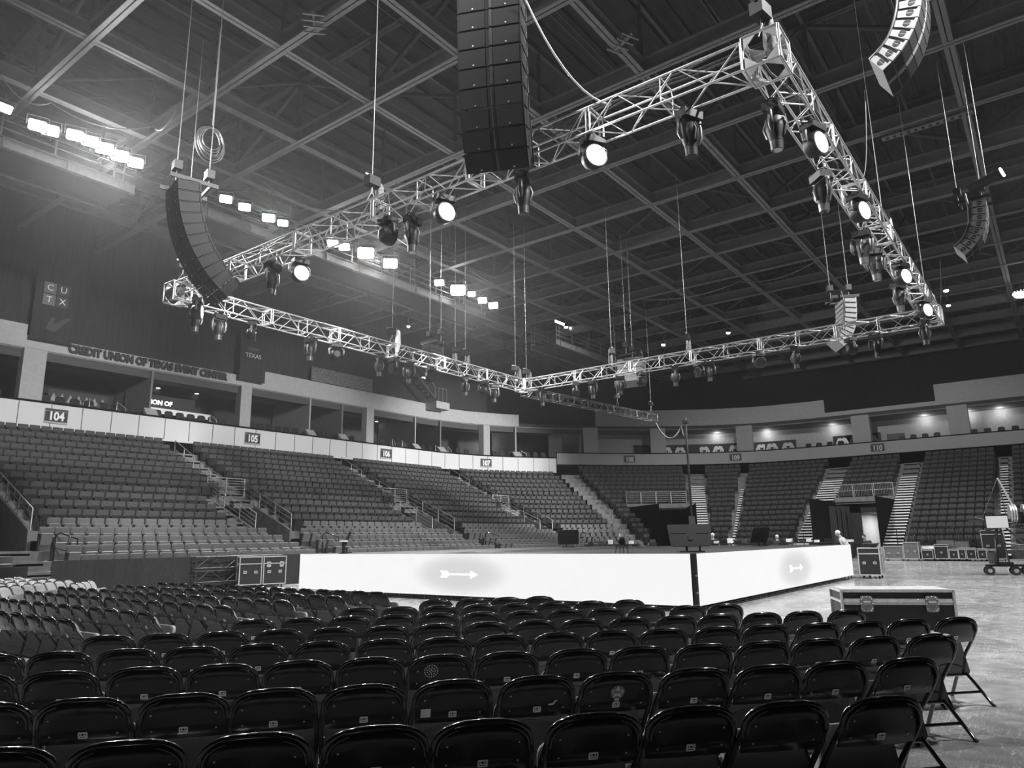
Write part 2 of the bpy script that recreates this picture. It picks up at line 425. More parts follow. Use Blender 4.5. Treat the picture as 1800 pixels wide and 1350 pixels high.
# ---- roof steel
LY = [1.04+4.69*k for k in range(-1, 9)]
MX = [-.2, 4.4, 8.8, 13.15, 17.3, 22.3, 27.5, 32.4, 36.9, 41.0, 45.6, 50.2, 54.8, 59.4, 64.0, 68.6, 73.2, 77.8]
def ibeam(mb, a, b, wd, hg, ax):
    a = Vector(a); b = Vector(b); c = (a+b)/2; L = (b-a).length
    dims = (lambda l, w_, h_: (l, w_, h_)) if ax == 'x' else (lambda l, w_, h_: (w_, l, h_))
    mb.box(c+Vector((0, 0, .02)), dims(L, wd, .04)); mb.box(c+Vector((0, 0, hg/2)), dims(L, .04, hg)); mb.box(c+Vector((0, 0, hg)), dims(L, wd, .04))
for y in LY:
    mb = MB(); ibeam(mb, (-6, y, ZR), (80, y, ZR), .34, .55, 'x')
    struct(mb.obj('trim_6_ceiling_beam', M_beam))
for x in MX:
    mb = MB(); ibeam(mb, (x, -6, ZR-.03), (x, 43.7, ZR-.03), .34, .62, 'y')
    struct(mb.obj('trim_7_ceiling_beam', M_beam))
for i, x in enumerate(MX):
    mb = MB()
    ibeam(mb, (x, -6, 21.6), (x, 43.7, 21.6), .3, .45, 'y')
    for j, y in enumerate(LY[:-1]):
        mb.box((x, y, 20.3), (.16, .16, 2.6))
        mb.bar((x, y, 19.2), (x, y+4.69, 21.6), .11, 4) if (i+j) % 2 else mb.bar((x, y+4.69, 19.2), (x, y, 21.6), .11, 4)
    if i % 2 == 0: struct(mb.obj('trim_8_ceiling_brace', M_brace))
for j, y in enumerate(LY):
    mb = MB(); mb.box((37, y, 21.8), (86, .14, .3))
    for i in range(len(MX)-1):
        if (i+j) % 3 == 0: mb.bar((MX[i], y, 19.1), (MX[i+1], y, 21.6), .09, 4)
        mb.box((MX[i], y, 20.3), (.12, .12, 2.6))
    struct(mb.obj('trim_9_ceiling_brace', M_brace))
# small conduit brackets and bar joists across the bays
for k, y in enumerate(np.arange(3.3, 42, 4.69)):
    mb = MB(); mb.box((37, y, 21.0), (84, .05, .05)); mb.box((37, y, 20.6), (84, .05, .05))
    for x in np.arange(-4, 79, 1.4): mb.bar((x, y, 20.6), (x+.7, y, 21.0), .02, 4)
    struct(mb.obj('trim_10_ceiling_joist', M_brace))
def duct(p0, p1, r, label):
    mb = MB(); p0, p1 = Vector(p0), Vector(p1); n = int((p1-p0).length/.55)
    pts = []; rs = []
    for i in range(n*2+1): pts.append(p0+(p1-p0)*i/(n*2)); rs.append(r if i % 2 else r*.95)
    mb.tube(pts, rs, 12); return tag(mb.obj('air_duct', M_duct), label, 'duct')
duct((16.5, 33.6, 18.18), (46, 33.6, 18.18), .42, 'round ribbed air duct running behind the left catwalk')

# ---- catwalks with floodlights (left)
def catwalk(name, x0, x1, y0, y1, z, label):
    t = thing(name, label, 'catwalk', ((x0+x1)/2, y0, z))
    L = x1-x0; cx = 0; w_ = y1-y0
    MB().box((0, w_/2, 0), (L, w_, .06)).obj('deck', M_soffit, t)
    for yy in (0, w_):
        m2 = MB(); m2.box((0, yy, .02), (L, .06, .42)); m2.box((0, yy, -.2), (L, .22, .03)); m2.box((0, yy, .22), (L, .18, .03))
        for x in np.arange(-L/2+.6, L/2, 2.3): m2.box((x, yy-.05*(1 if yy == 0 else -1), .02), (.05, .12, .40))
        m2.obj('side_channel', M_cat, t)
        m2 = MB()
        for x in np.arange(-L/2+.1, L/2+.05, 2.3): m2.box((x, yy, .75), (.07, .07, 1.2))
        for zz in (.6, .95, 1.3): m2.box((0, yy, zz), (L, .05, .05))
        m2.obj('guard_rail', M_cat, t)
    for x in np.arange(-L/2+.5, L/2, 4.6):
        for yy in (0, w_): MB().box((x, yy, .97), (.05, .05, 2.1)).obj('hanger', M_cat, t)
    return t
catwalk('catwalk', -6, 13.4, 30.6, 33.0, 16.8, 'steel catwalk carrying floodlights, upper left, ending beside the left speaker array')
catwalk('catwalk', 16.0, 38.7, 30.2, 32.6, 16.8, 'steel catwalk carrying floodlights, left of centre behind the lighting truss')
catwalk('catwalk', 46.0, 58.0, 30.2, 32.6, 16.8, 'short far catwalk with lit window strips above the far truss corner')
def flood(x, y, z, sz, on, label, tgt=(10, 10, 0)):
    t = thing('floodlight', label, 'floodlight', (x, y, z), group='floodlights along the left catwalk')
    d = (Vector(tgt)-Vector((x, y, z))).normalized()
    q = d.to_track_quat('-Y', 'Z').to_euler(); t.rotation_euler = q
    MB().box((0, .12, 0), (sz*1.15, .22, sz*.8), taper=(.9, .8)).obj('housing', M_blackbox, t)
    MB().prism(rrect(sz, sz*.68, sz*.12), -.012, .0, lambda u, v, w_: (u, w_, v)).obj('lens', M_lamp if on else M_lampsoft, t)
    m2 = MB(); m2.tube([(-sz*.62, .05, 0), (-sz*.62, .05, sz*.6), (sz*.62, .05, sz*.6), (sz*.62, .05, 0)], .02, 4); m2.obj('yoke', M_cat, t)
    MB().tube([(0, .2, 0), (0, .45, -.05), (.02, .75, -.45)], .03, 5).obj('clamp_arm', M_cat, t)
    return t
FL = [(8, 190, .5, 0), (66, 221, .6, 1), (88, 229, .6, 1), (132, 238, .6, 1), (158, 248, .6, 1), (184, 261, .66, 1), (211, 274, .66, 1), (238, 286, .6, 1), (397, 350, .55, 0), (430, 364, .55, 0),
      (472, 383, .6, 0), (497, 392, .5, 0), (585, 428, .55, 1), (605, 434, .55, 1), (643, 445, .9, 1), (686, 463, .8, 1),
      (772, 497, .6, 0), (805, 510, .95, 1), (829, 517, .5, 0), (848, 528, .6, 0), (867, 537, .65, 0)]
for i, (x, y, s_, on) in enumerate(FL):
    yy = 30.05 if i < 8 else 29.65
    p = aty(x, y, yy)
    flood(p.x, yy, p.z, s_, on,
          '%s catwalk floodlight, the %s counting from the left edge' % ('dazzling' if on else 'dimmer', nth(i+1)),
          (0, 4, 1) if on else (8, 14, 0))

# ================================================================== stands: aisles, stairs, rails, seats
def P3(s, d, z): p = inset(s, d); return Vector((p.x, p.y, z))
def stair(rows, sa, sb, k0, k1, m, mt, name='trim_11_stairs'):
    mb = MB()
    for k in range(k0, k1):
        d, zt = rows[k]; zf = max(.35, zt-.86); zp = 0 if k == 0 else max(.35, rows[k-1][1]-.86); dn = rows[k+1][0] if k+1 < len(rows) else 0
        for j, (dd, zz) in enumerate(((d+.42, zf), (d+.42+.40, (zf+zp)/2))):
            a, b = P3(sa, dd, zz), P3(sb, dd, zz); a2, b2 = P3(sa, dd-.40, zz), P3(sb, dd-.40, zz); dz = Vector((0, 0, -(zf-zp)/2-.02)); up = Vector((0, 0, .015))
            mb.add([a+up, b+up, b2+up, a2+up], [(0, 1, 2, 3)], 0); mb.add([a+dz, b+dz, b+up, a+up], [(0, 1, 2, 3)], 0)
            e = P3(sa, dd+.02, zz)-a; n = Vector((0, 0, -.07))
            mb.add([a+e+n, b+e+n, b+e+up*1.5, a+e+up*1.5], [(0, 1, 2, 3)], 1)
            mb.add([a+e+up*1.5, b+e+up*1.5, b+up*1.5-e*3, a+up*1.5-e*3], [(0, 1, 2, 3)], 1)
    return struct(mb.obj(name, [m, mt]))
def rail(name, pts, label, group, h=1.0, r=.028, posts=3, bars=1, m=None, infill=0):
    """hand rail following the ground points pts"""
    m = m or M_rail; t = thing(name, label, 'railing', pts[0], 0, group); o = pts[0]
    P = [Vector(p)-o for p in pts]; up = Vector((0, 0, h))
    top = MB(); top.tube([P[0]]+[p+up for p in P]+[P[-1]], r, 6); top.obj('top_rail', m, t)
    pm = MB(); a, b = P[0], P[-1]
    for i in range(1, posts-1):
        q = a+(b-a)*i/(posts-1); pm.bar(q, q+up, r, 6)
    if posts > 2: pm.obj('post', m, t)
    bm_ = MB()
    for i in range(bars):
        zz = Vector((0, 0, h*(i+1)/(bars+1))); bm_.bar(a+zz, b+zz, r*.7, 5)
    for i in range(infill):
        q = a+(b-a)*(i+.5)/infill; bm_.bar(q+Vector((0, 0, .08)), q+up, r*.45, 4)
    bm_.obj('middle_rail', m, t)
    return t
zrow = lambda rows, d: float(np.interp(-d, [-r[0] for r in rows], [r[1]-.86 for r in rows]))
AISW = ['leftmost', 'second', 'third', 'fourth']
for i, ax in enumerate(AX):
    sl, sr = s_of_x(ax-1.5), s_of_x(ax+.7)
    stair(ROWS_L, s_of_x(ax-.62), s_of_x(ax+.62), 9, 17, M_con, M_con)
    stair(ROWS_L, s_of_x(ax-2.5), sl, 4, 9, M_con, M_con)
    stair(ROWS_L, s_of_x(ax-1.3), s_of_x(ax+.1), 0, 4, M_con, M_con)
    # vomitory: floor, side walls, lintel
    mb = MB(); y0, y1 = 10.9, 6.35
    q = lambda s, d, z: tuple(P3(s, d, z))
    mb.add([q(sl, y0, 1.5), q(sr, y0, 1.5), q(sr, y1, 1.5), q(sl, y1, 1.5)], [(0, 1, 2, 3)])
    for ss, in_ in ((sl, .14), (sr, -.14)):
        for k in range(2):
            s2 = ss+(in_ if k else 0)
            mb.add([q(s2, y0, 1.4), q(s2, y1, 1.4), q(s2, y1, 4.1), q(s2, y0, 2.25)], [(0, 1, 2, 3)])
        mb.add([q(ss, y0, 2.25), q(ss+in_, y0, 2.25), q(ss+in_, y1, 4.1), q(ss, y1, 4.1)], [(0, 1, 2, 3)])
        mb.add([q(ss, y0, 1.4), q(ss+in_, y0, 1.4), q(ss+in_, y0, 2.25), q(ss, y0, 2.25)], [(0, 1, 2, 3)])
    mb.add([q(sl, y1+.3, 3.35), q(sr, y1+.3, 3.35), q(sr, y1+.3, 4.12), q(sl, y1+.3, 4.12)], [(0, 1, 2, 3)])
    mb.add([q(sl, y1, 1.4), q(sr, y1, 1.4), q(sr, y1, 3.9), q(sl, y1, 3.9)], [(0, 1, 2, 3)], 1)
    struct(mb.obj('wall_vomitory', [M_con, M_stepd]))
    pair = 'on the %s left-bank aisle' % AISW[i]
    g = None
    rail('handrail', [P3(s_of_x(ax-.55), 1.0, zrow(ROWS_L, 1.0)), P3(s_of_x(ax-.55), 3.2, zrow(ROWS_L, 3.2))], 'topmost sloping aisle handrail '+pair, g)
    rail('handrail', [P3(s_of_x(ax-.55), 3.9, zrow(ROWS_L, 3.9)), P3(s_of_x(ax-.55), 6.2, zrow(ROWS_L, 6.2))], 'middle sloping aisle handrail '+pair, g)
    rail('guard_rail', [P3(sl, y1+.1, 4.1), P3(sr, y1+.1, 4.1)], 'level guard rail over the tunnel mouth '+pair, g, bars=6)
    rail('guard_rail', [P3(sl-1.7, y1+.1, 3.7), P3(sl-.5, y1+.1, 3.7)], 'short level guard rail left of the tunnel '+pair, g, bars=6)
    rail('handrail', [P3(sl+.07, y1+.3, 4.05), P3(sl+.07, y0, 2.25)], 'left parapet handrail down the tunnel '+pair, g, posts=4, bars=3, h=.8)
    rail('handrail', [P3(sr-.07, y1+.3, 4.05), P3(sr-.07, y0, 2.25)], 'right parapet handrail down the tunnel '+pair, g, posts=4, bars=2, h=.8)
    t = thing('loop_rail', 'black bent loop rail at the bottom of the aisle '+pair, 'railing', P3(s_of_x(ax+.5), 13.6, 1.1))
    MB().tube([(0, 0, 0), (0, 0, .85), (.1, -.08, .98), (.5, -.6, .75), (.5, -.6, -.3)], .03, 6).obj('top_rail', M_paint, t)
    MB().bar((0, 0, .45), (.5, -.6, .25), .02).obj('middle_rail', M_paint, t)

# aisles of the end stand
S_AA, S_AT = s_of_ang(25.3), s_of_ang(13.2)
stair(ROWS_L, S_A4-1.1, S_A4+.3, 3, 17, M_con, M_con)
for sc_, wd, kk in ((S_AA, .85, 15), (s_of_y(15.5), .8, 15), (s_of_y(9.72), .6, 15), (s_of_y(3.3), .25, 16)):
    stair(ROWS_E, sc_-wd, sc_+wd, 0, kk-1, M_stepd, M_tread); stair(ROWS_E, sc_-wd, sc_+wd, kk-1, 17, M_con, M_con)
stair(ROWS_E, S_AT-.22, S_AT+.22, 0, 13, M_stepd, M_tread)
for nm, dd in (('upper', 1.2), ('middle', 4.0), ('lower', 7.0)):
    rail('handrail', [P3(S_A4+.25, dd, zrow(ROWS_L, dd)), P3(S_A4+.25, dd+2.1, zrow(ROWS_L, dd+2.1))], nm+' sloping handrail on the corner aisle left of section 108', None)
# tunnel under section 108 and portal under section 110
def tunnel(sa, sb, ztop, label, k, inner=False):
    mb = MB(); q = lambda s, d, z: tuple(P3(s, d, z)); df = ROWS_E[0][0]+.45; db = ROWS_E[k][0]+.42; S = srange(sa, sb, 1.2)
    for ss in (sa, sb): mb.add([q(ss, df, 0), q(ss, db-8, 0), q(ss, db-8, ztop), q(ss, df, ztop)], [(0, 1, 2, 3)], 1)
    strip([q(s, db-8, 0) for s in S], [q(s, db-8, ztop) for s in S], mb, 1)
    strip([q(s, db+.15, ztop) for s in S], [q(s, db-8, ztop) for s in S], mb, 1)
    strip([q(s, db+.15, ztop-.05) for s in S], [q(s, db+.15, ztop+.32) for s in S], mb, 0)
    strip([q(s, db+.15, ztop+.32) for s in S], [q(s, db-.2, ztop+.32) for s in S], mb, 0)
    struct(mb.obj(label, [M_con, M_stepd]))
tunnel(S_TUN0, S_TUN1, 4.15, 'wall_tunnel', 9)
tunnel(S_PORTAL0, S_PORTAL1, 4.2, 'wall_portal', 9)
dG = ROWS_E[9][0]+.5
for j in range(4):
    a = S_TUN0+(S_TUN1-S_TUN0)*j/4; b = S_TUN0+(S_TUN1-S_TUN0)*(j+1)/4
    rail('guard_rail', [P3(a+.03, dG, 4.47), P3(b-.03, dG, 4.47)], 'pale guard rail panel over the section 108 tunnel, %s from left' % nth(j+1), 'guard rail panels over the corner tunnel', bars=5, posts=2)
for j in range(3):
    a = S_PORTAL0+(S_PORTAL1-S_PORTAL0)*j/3; b = S_PORTAL0+(S_PORTAL1-S_PORTAL0)*(j+1)/3
    rail('guard_rail', [P3(a+.05, dG, 4.52), P3(b-.05, dG, 4.52)], 'dark barred guard panel above the doorway portal, %s from left' % nth(j+1), 'guard panels above the portal', bars=1, posts=2, infill=12, m=M_rail)
# lit corridor seen through the portal
mb = MB(); yA, yB = 10.95, 13.0; X0 = 62.3; X1 = 70.2
mb.add([(X0+.9, yB, .0), (X0+.9, yB, 3.3), (X1, yB, 3.3), (X1, yB, 0)], [(0, 1, 2, 3)])
mb.add([(X1, yA-.5, 0), (X1, yB, 0), (X1, yB, 3.3), (X1, yA-.5, 3.3)], [(0, 1, 2, 3)])
mb.add([(X0+.9, yA-.5, 3.3), (X0+.9, yB, 3.3), (X1, yB, 3.3), (X1, yA-.5, 3.3)], [(0, 1, 2, 3)])
struct(mb.obj('wall_corridor', M_upper))
mb = MB(); mb.box((X0+.8, 13.9, 2.1), (.1, 1.8, 4.2)); mb.box((X0+.8, 12, 3.75), (.1, 4, .9)); struct(mb.obj('wall_portal_drape', M_curtain))
area('corridor_light', (66.5, 11.3, 3.2), (66.5, 11.3, 0), 6.0, 330, 1.2)
t = thing('ceiling_lamp', 'round glowing ceiling lamp in the corridor beyond the portal', 'ceiling lamp', (66.5, 12, 3.28))
MB().cyl((0, 0, 0), .42, .05, n=20).obj('diffuser', M_lampsoft, t); MB().cyl((0, 0, .03), .46, .04, n=20).obj('trim_ring', M_edge, t)
# drapes hung beside the portal
for j, (yy, xx) in enumerate(((atx(1468, 940, 55.3).y, 55.3), (atx(1476, 940, 55.6).y, 55.6), (atx(1484, 940, 55.9).y, 55.9), (atx(1493, 940, 56.4).y, 56.4))):
    mb = MB(); pts = []
    for i in range(9): pts.append((xx+.06*(i % 2), yy-.22+.055*i))
    n = len(pts); V = [(a, b, .02) for a, b in pts]+[(a, b, 3.6) for a, b in pts]
    mb.add(V, [(i, i+1, n+i+1, n+i) for i in range(n-1)]); V2 = [(a+.03, b, z) for a, b, z in V]; mb.add(V2, [(i, i+1, n+i+1, n+i) for i in range(n-1)])
    tag(mb.obj('drape', M_curtain), 'dark floor-length drape left of the lit doorway, %s from left' % nth(j+1), 'drape', 'drapes beside the portal')

# ---- arena seats
def seat_meshes(m, wd):
    out = {}
    a = -.16
    mb = MB(); R = Matrix.Rotation(R_(-9), 3, 'X')
    f = lambda u, v, w_: tuple(R @ Vector((u, w_, v)) + Vector((0, -.06, .63)))
    mb.prism(rrect(wd, .50, .05, 3), -.035, .03, f); mb.prism(rrect(wd-.07, .42, .05, 3), .03, .05, f)
    out['backrest'] = mb.mesh('seat_backrest', m)
    mb = MB(); R2 = Matrix.Rotation(R_(-14), 3, 'X'); f2 = lambda u, v, w_: tuple(R2 @ Vector((u, w_, v)) + Vector((0, .10, .44)))
    mb.prism(rrect(wd-.05, .42, .06, 3), -.04, .045, f2); out['seat_cushion'] = mb.mesh('seat_cushion', M_seatfr if wd > .472 else m)
    for nm, sx in (('armrest_standard', -wd/2-.02), ('armrest_standard.', wd/2+.02)):
        mb = MB(); mb.box((sx, .05, .22), (.035, .10, .44)); mb.box((sx, .13, .60), (.05, .30, .035)); mb.box((sx, .03, .52), (.03, .10, .20)); mb.box((sx, .06, .012), (.05, .28, .024))
        out[nm] = mb.mesh('seat_standard', M_seatfr)
    return out
SEAT_LO, SEAT_UP = seat_meshes(M_seatlo, .47), seat_meshes(M_seatup, .475)
def seats_in(rows, s0, s1, ks, holes=()):
    """seats of one section: list of (row, x, y, z, yaw)"""
    out = []
    for k in ks:
        d, zt = rows[k]; a, b = s0(k), s1(k); S = np.linspace(a, b, 60); pts = [inset(s, d) for s in S]
        cum = [0]
        for p, q_ in zip(pts, pts[1:]): cum.append(cum[-1]+(q_-p).length)
        n = int((cum[-1]-.2)/.54); off = (cum[-1]-n*.54)/2
        for i in range(n):
            L = off+.54*(i+.5); x = np.interp(L, cum, [p.x for p in pts]); y = np.interp(L, cum, [p.y for p in pts]); s = np.interp(L, cum, S)
            if any(h0 < s < h1 and k in hk for h0, h1, hk in holes): continue
            o = outdir(s); out.append((k, i, n, float(x), float(y), max(.35, zt-.86), math.atan2(-o.y, -o.x)-math.pi/2))
    return out
def edge(ax, side):
    # aisle edge of the left bank as a function of the row
    def f(k):
        if k < 4: return s_of_x(ax+(.12 if side > 0 else -1.32))
        if k < 9: return s_of_x(ax+(.8 if side > 0 else -2.5))
        return s_of_x(ax+(.68 if side > 0 else -.68))
    return f
SECTS = []
LB = [edge(-3, 1)]
for ax in AX: LB += [edge(ax, -1), edge(ax, 1)]
names = ['103', '104', '105', '106', '107']
for i in range(4): SECTS.append((names[i], ROWS_L, LB[2*i], LB[2*i+1], range(17), ()))
SECTS.append(('107', ROWS_L, LB[8], lambda k: S_A4-1.2, range(17), ()))
c = lambda v: (lambda k: v)
SECTS += [('108', ROWS_E, c(S_A4+.5), c(S_AA-.9), range(17), [(S_TUN0-.4, S_TUN1+.6, range(0, 9))]),
          ('109', ROWS_E, c(S_AA+.9), c(S_AT-.25), range(17), ()), ('109', ROWS_E, c(S_AT+.25), c(s_of_y(16.3)), range(17), ()),
          ('110', ROWS_E, c(s_of_y(14.65)), c(s_of_y(10.45)), range(9, 17), ()), ('111', ROWS_E, c(s_of_y(9.05)), c(s_of_y(3.6)), range(17), ()),
          ('111', ROWS_E, c(s_of_y(3.0)), c(s_of_y(-4)), range(17), ())]
ALL = []
for sec, rows, a, b, ks, holes in SECTS:
    for q in seats_in(rows, a, b, ks, holes): ALL.append((sec, len(ks))+q)
def vis(q):
    x, y, z, yaw = q[5], q[6], q[7], q[8]; px, py, dep = proj((x, y, z+.8))
    if dep <= 0 or px < -8 or px > 1808: return -1
    if 520 < px < 1500 and py > 975: return -1
    if q[0] in ('103', '104', '105', '106') and px < 110 and q[2] == 0 and False: return -1
    return 1/dep
cand = sorted([q for q in ALL if vis(q) > 0], key=lambda q: -vis(q))
TOPN = cand[:300]; REST = cand[300:]
proto = {}
SECW = {'103': 'leftmost sliver block', '104': 'first full block', '105': 'second full block', '106': 'third full block', '107': 'fourth full block', '108': 'corner block', '109': 'end block', '110': 'portal block', '111': 'far right block'}
def seat_thing(q):
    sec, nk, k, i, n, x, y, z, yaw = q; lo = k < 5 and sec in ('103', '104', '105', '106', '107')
    lab = '%s arena seat, %s from the left, %s row up, %s' % ('light grey' if lo else 'dark', nth(i+1), nth(k+1), SECW[sec])
    if lo not in proto:
        t = thing('arena_seat', lab, 'arena seat', (x, y, z), yaw, 'folding seats of the stands')
        for nm, me in (SEAT_LO if lo else SEAT_UP).items():
            o = bpy.data.objects.new(nm.rstrip('.'), me); COL.objects.link(o); o.parent = t
        proto[lo] = t; return t
    return dup(proto[lo], (x, y, z), yaw, lab)
for q in TOPN: seat_thing(q)
# every seat further off: one stuff object
def mass(qs, name, label):
    tv = {}; V = []; F = []; MI = []; off = 0
    for lo, S in ((True, SEAT_LO), (False, SEAT_UP)):
        vs = []; fs = []; mi = []; o = 0
        for j, me in enumerate(S.values()):
            c_ = np.empty(len(me.vertices)*3); me.vertices.foreach_get('co', c_); vs.append(c_.reshape(-1, 3))
            for p in me.polygons: fs.append(tuple(v+o for v in p.vertices)); mi.append((0 if lo else 1) if j < (2 if lo else 1) else 2)
            o += len(me.vertices)
        tv[lo] = (np.concatenate(vs), fs, mi)
    for q in qs:
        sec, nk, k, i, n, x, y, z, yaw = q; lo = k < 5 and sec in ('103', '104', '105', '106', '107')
        v, f, mi = tv[lo]; ca, sa = math.cos(yaw), math.sin(yaw)
        w_ = np.column_stack([v[:, 0]*ca-v[:, 1]*sa+x, v[:, 0]*sa+v[:, 1]*ca+y, v[:, 2]+z])
        V.append(w_); F += [tuple(a+off for a in ff) for ff in f]; MI += mi; off += len(v)
    me = bpy.data.meshes.new(name); me.from_pydata(np.concatenate(V).tolist(), [], F)
    for m in (M_seatlo, M_seatup, M_seatfr): me.materials.append(m)
    me.polygons.foreach_set('material_index', MI); me.update()
    o = bpy.data.objects.new(name, me); COL.objects.link(o); return tag(o, label, 'arena seats', kind='stuff')
mass(REST, 'arena_seating', 'far rows of dark grey arena seats filling the stands around the bowl')

# ---- cloth skirt and rail in front of the left bank
mb = MB(); n = 60
V = []
for i in range(n+1):
    x = 10.0+(19.2-10.0)*i/n; y = 25.85+.05*math.sin(i*.9)+.03*math.sin(i*2.3)-.55*(i/n)**3
    for j in range(5): V.append((x, y-.04*(4-j)/4*math.sin(i*.5)-.02*(4-j), 1.16*j/4))
F = [(i*5+j, (i+1)*5+j, (i+1)*5+j+1, i*5+j+1) for i in range(n) for j in range(4)]
mb.add(V, F, 0, True); mb.add([(a, b+.03, c_) for a, b, c_ in V], F, 0, True)
tag(mb.obj('skirt_cloth', M_skirt), 'long dark grey cloth skirt hung below the front seat row of section 104', 'cloth skirt')
mb = MB(); mb.add([(-2, 26.0, 0), (9.4, 26.0, 0), (9.4, 26.0, 1.0), (-2, 26.0, 1.0)], [(0, 1, 2, 3)]); mb.add([(-2, 26.05, 0), (9.4, 26.05, 0), (9.4, 26.05, 1.0), (-2, 26.05, 1.0)], [(0, 1, 2, 3)])
tag(mb.obj('skirt_cloth', M_skirt), 'short grey cloth skirt left of the aisle at the far left edge', 'cloth skirt')
mb = MB()
for i in range(60):
    s = S_CORNER+1+i*.75; p0, p1 = P3(s, ROWS_E[0][0]+.55, 0), P3(s+.76, ROWS_E[0][0]+.55, 0)
    if S_TUN0 < s < S_TUN1 or S_PORTAL0-.3 < s < S_PORTAL1: continue
    mb.add([p0, p1, p1+Vector((0, 0, .55)), p0+Vector((0, 0, .55))], [(0, 1, 2, 3)])
struct(mb.obj('trim_12', M_skirt))

# ---- section number signs
SIGW = {'104': 'largest white-on-black section number sign, at the far left of the fascia', '105': 'second white-on-black section number sign from the left', '106': 'third white-on-black section number sign from the left',
        '107': 'fourth white-on-black section number sign, on the bright fascia end', '108': 'dim grey section number sign at the corner of the end fascia', '109': 'dim section number sign near the centre of the end fascia', '110': 'dim section number sign above the doorway portal on the end fascia'}
def sec_sign(txt, p, yaw, lite):
    t = thing('section_sign', SIGW[txt], 'sign', p, yaw)
    MB().box((0, 0, 0), (1.16, .03, .80)).obj('backing_plate', M_fasciab, t); MB().box((0, -.02, -.02), (1.1, .02, .54)).obj('number_panel', M_ink, t)
    text_obj(txt, .62, M_white if lite else M_fascia, t, (0, -.035, -.02), FACE_Y, .004, 'numerals', .84, .022)
    MB().box((0, -.02, .33), (1.1, .02, .12)).obj('top_strip', M_soffit, t)
for txt, x in (('104', 15.8), ('105', 27.7), ('106', 39.7), ('107', 51.0)):
    s = s_of_x(x); o = outdir(s) if x > 46 else Vector((0, 1)); p = inset(s, .04)
    d = (fpt(s+.3)-fpt(s-.3)).normalized(); sec_sign(txt, (p.x, p.y, 8.42), math.atan2(d.y, d.x), True)
for txt, y in (('108', 39.3), ('109', 24.7), ('110', 12.45)):
    if y == 39.3: s = s_of_ang(41)
    else: s = min(srange(SL[7], s_of_y(0), .05), key=lambda q: abs(fpt(q).y-y))
    d = (fpt(s+.3)-fpt(s-.3)).normalized(); p = inset(s, .05); sec_sign(txt, (p.x, p.y, 9.02), math.atan2(d.y, d.x), False)

# ---- name lettering along the upper band, hung banners
words_ = 'CREDIT UNION OF TEXAS EVENT CENTER'
t = thing('wall_lettering', 'dark raised wall lettering reading Credit Union of Texas Event Center on the upper band', 'lettering', (21.25, 43.43, 12.47))
text_obj(words_, .62, M_ink, t, (0, 0, 0), FACE_Y, .05, 'lettering', 1.0, .035)
ob = t.children[0]; wid = max(v.co.x for v in ob.data.vertices)-min(v.co.x for v in ob.data.vertices); ob.scale = (9.8/wid, 1, 1)
t = thing('hanging_banner', 'dark hanging banner with four letter tiles C U T X at far left', 'banner', (15.35, 43.2, 14.9))
MB().box((0, 0, -.1), (2.1, .04, 4.4)).obj('cloth', M_curtain, t)
for i, ch in enumerate('CUTX'):
    cx, cz = (-.34, .34)[i % 2], (.72, .04)[i//2]
    tl = MB().box((cx, -.03, cz), (.62, .03, .62)).obj('letter_tile', M_seatup if i % 2 else M_seatlo, t)
    text_obj(ch, .5, M_white, tl, (cx, -.055, cz), FACE_Y, .004, 'letter')
mb = MB()
mb.prism([(-.35, -1.6), (-.1, -.9), (.1, -.9), (0, -1.3), (.75, -.75), (.85, -.85), (.1, -1.75)], -.03, -.02, lambda u, v, w_: (u, w_, v)); mb.obj('swoosh_mark', M_seatup, t)
t = thing('hanging_banner', 'small dark hanging banner lettered Texas above the section 105 suites', 'banner', (27.85, 43.2, 14.35))
MB().box((0, 0, -.2), (2.0, .04, 3.4)).obj('cloth', M_curtain, t)
for s_, sz, zz, m in (('CREDIT', .26, .35, M_seatlo), ('UNION OF', .2, .14, M_seatup), ('TEXAS', .42, -.12, M_fascia)):
    text_obj(s_, sz, m, t, (0, -.03, zz), FACE_Y, .004, 'lettering')

# ---- suites
for i, (x, wd) in enumerate(((14.65, 1.1), (27.4, .8), (38.45, .75), (51.4, .9))):
    s = s_of_x(x); p = inset(s, -.8); struct(MB().box((p.x, p.y, 10.5), (wd, .6, 3.0)).obj('trim_13_pillar', M_pillar))
for i, x in enumerate((8.5, 21.1, 32.8, 35.8, 43.7, 46.7, 54.5)):
    s = s_of_x(x); a, b = inset(s, -.7), inset(s, -5.2); d = (fpt(s+.2)-fpt(s-.2)).normalized()*.06; d = Vector((d.x, d.y, 0))
    A, B = Vector((a.x, a.y, 8.5)), Vector((b.x, b.y, 8.5)); up = Vector((0, 0, 3.5)); lo = Vector((0, 0, .9))
    mb = MB(); mb.add([A-d, B-d, B-d+up, A-d+up, A+d, B+d, B+d+up, A+d+up], [(0, 1, 2, 3), (4, 5, 6, 7), (0, 3, 7, 4), (3, 2, 6, 7)])
    struct(mb.obj('wall_partition', M_rollw if i % 2 else M_pillar))
    c2 = inset(s, -.15); Cc = Vector((c2.x, c2.y, 9.1))
    mb = MB(); mb.add([Cc-d*6, Cc+d*6, A+d*6+lo*1.3, A-d*6+lo*1.3], [(0, 1, 2, 3)]); mb.add([Cc-d*6+lo*.01, A-d*6+lo*1.3, A-d*6+lo*.7], [(0, 1, 2)]); mb.add([Cc+d*6, A+d*6+lo*1.3, A+d*6+lo*.7], [(0, 1, 2)])
    struct(mb.obj('trim_14_cheek_wall', M_pillar))
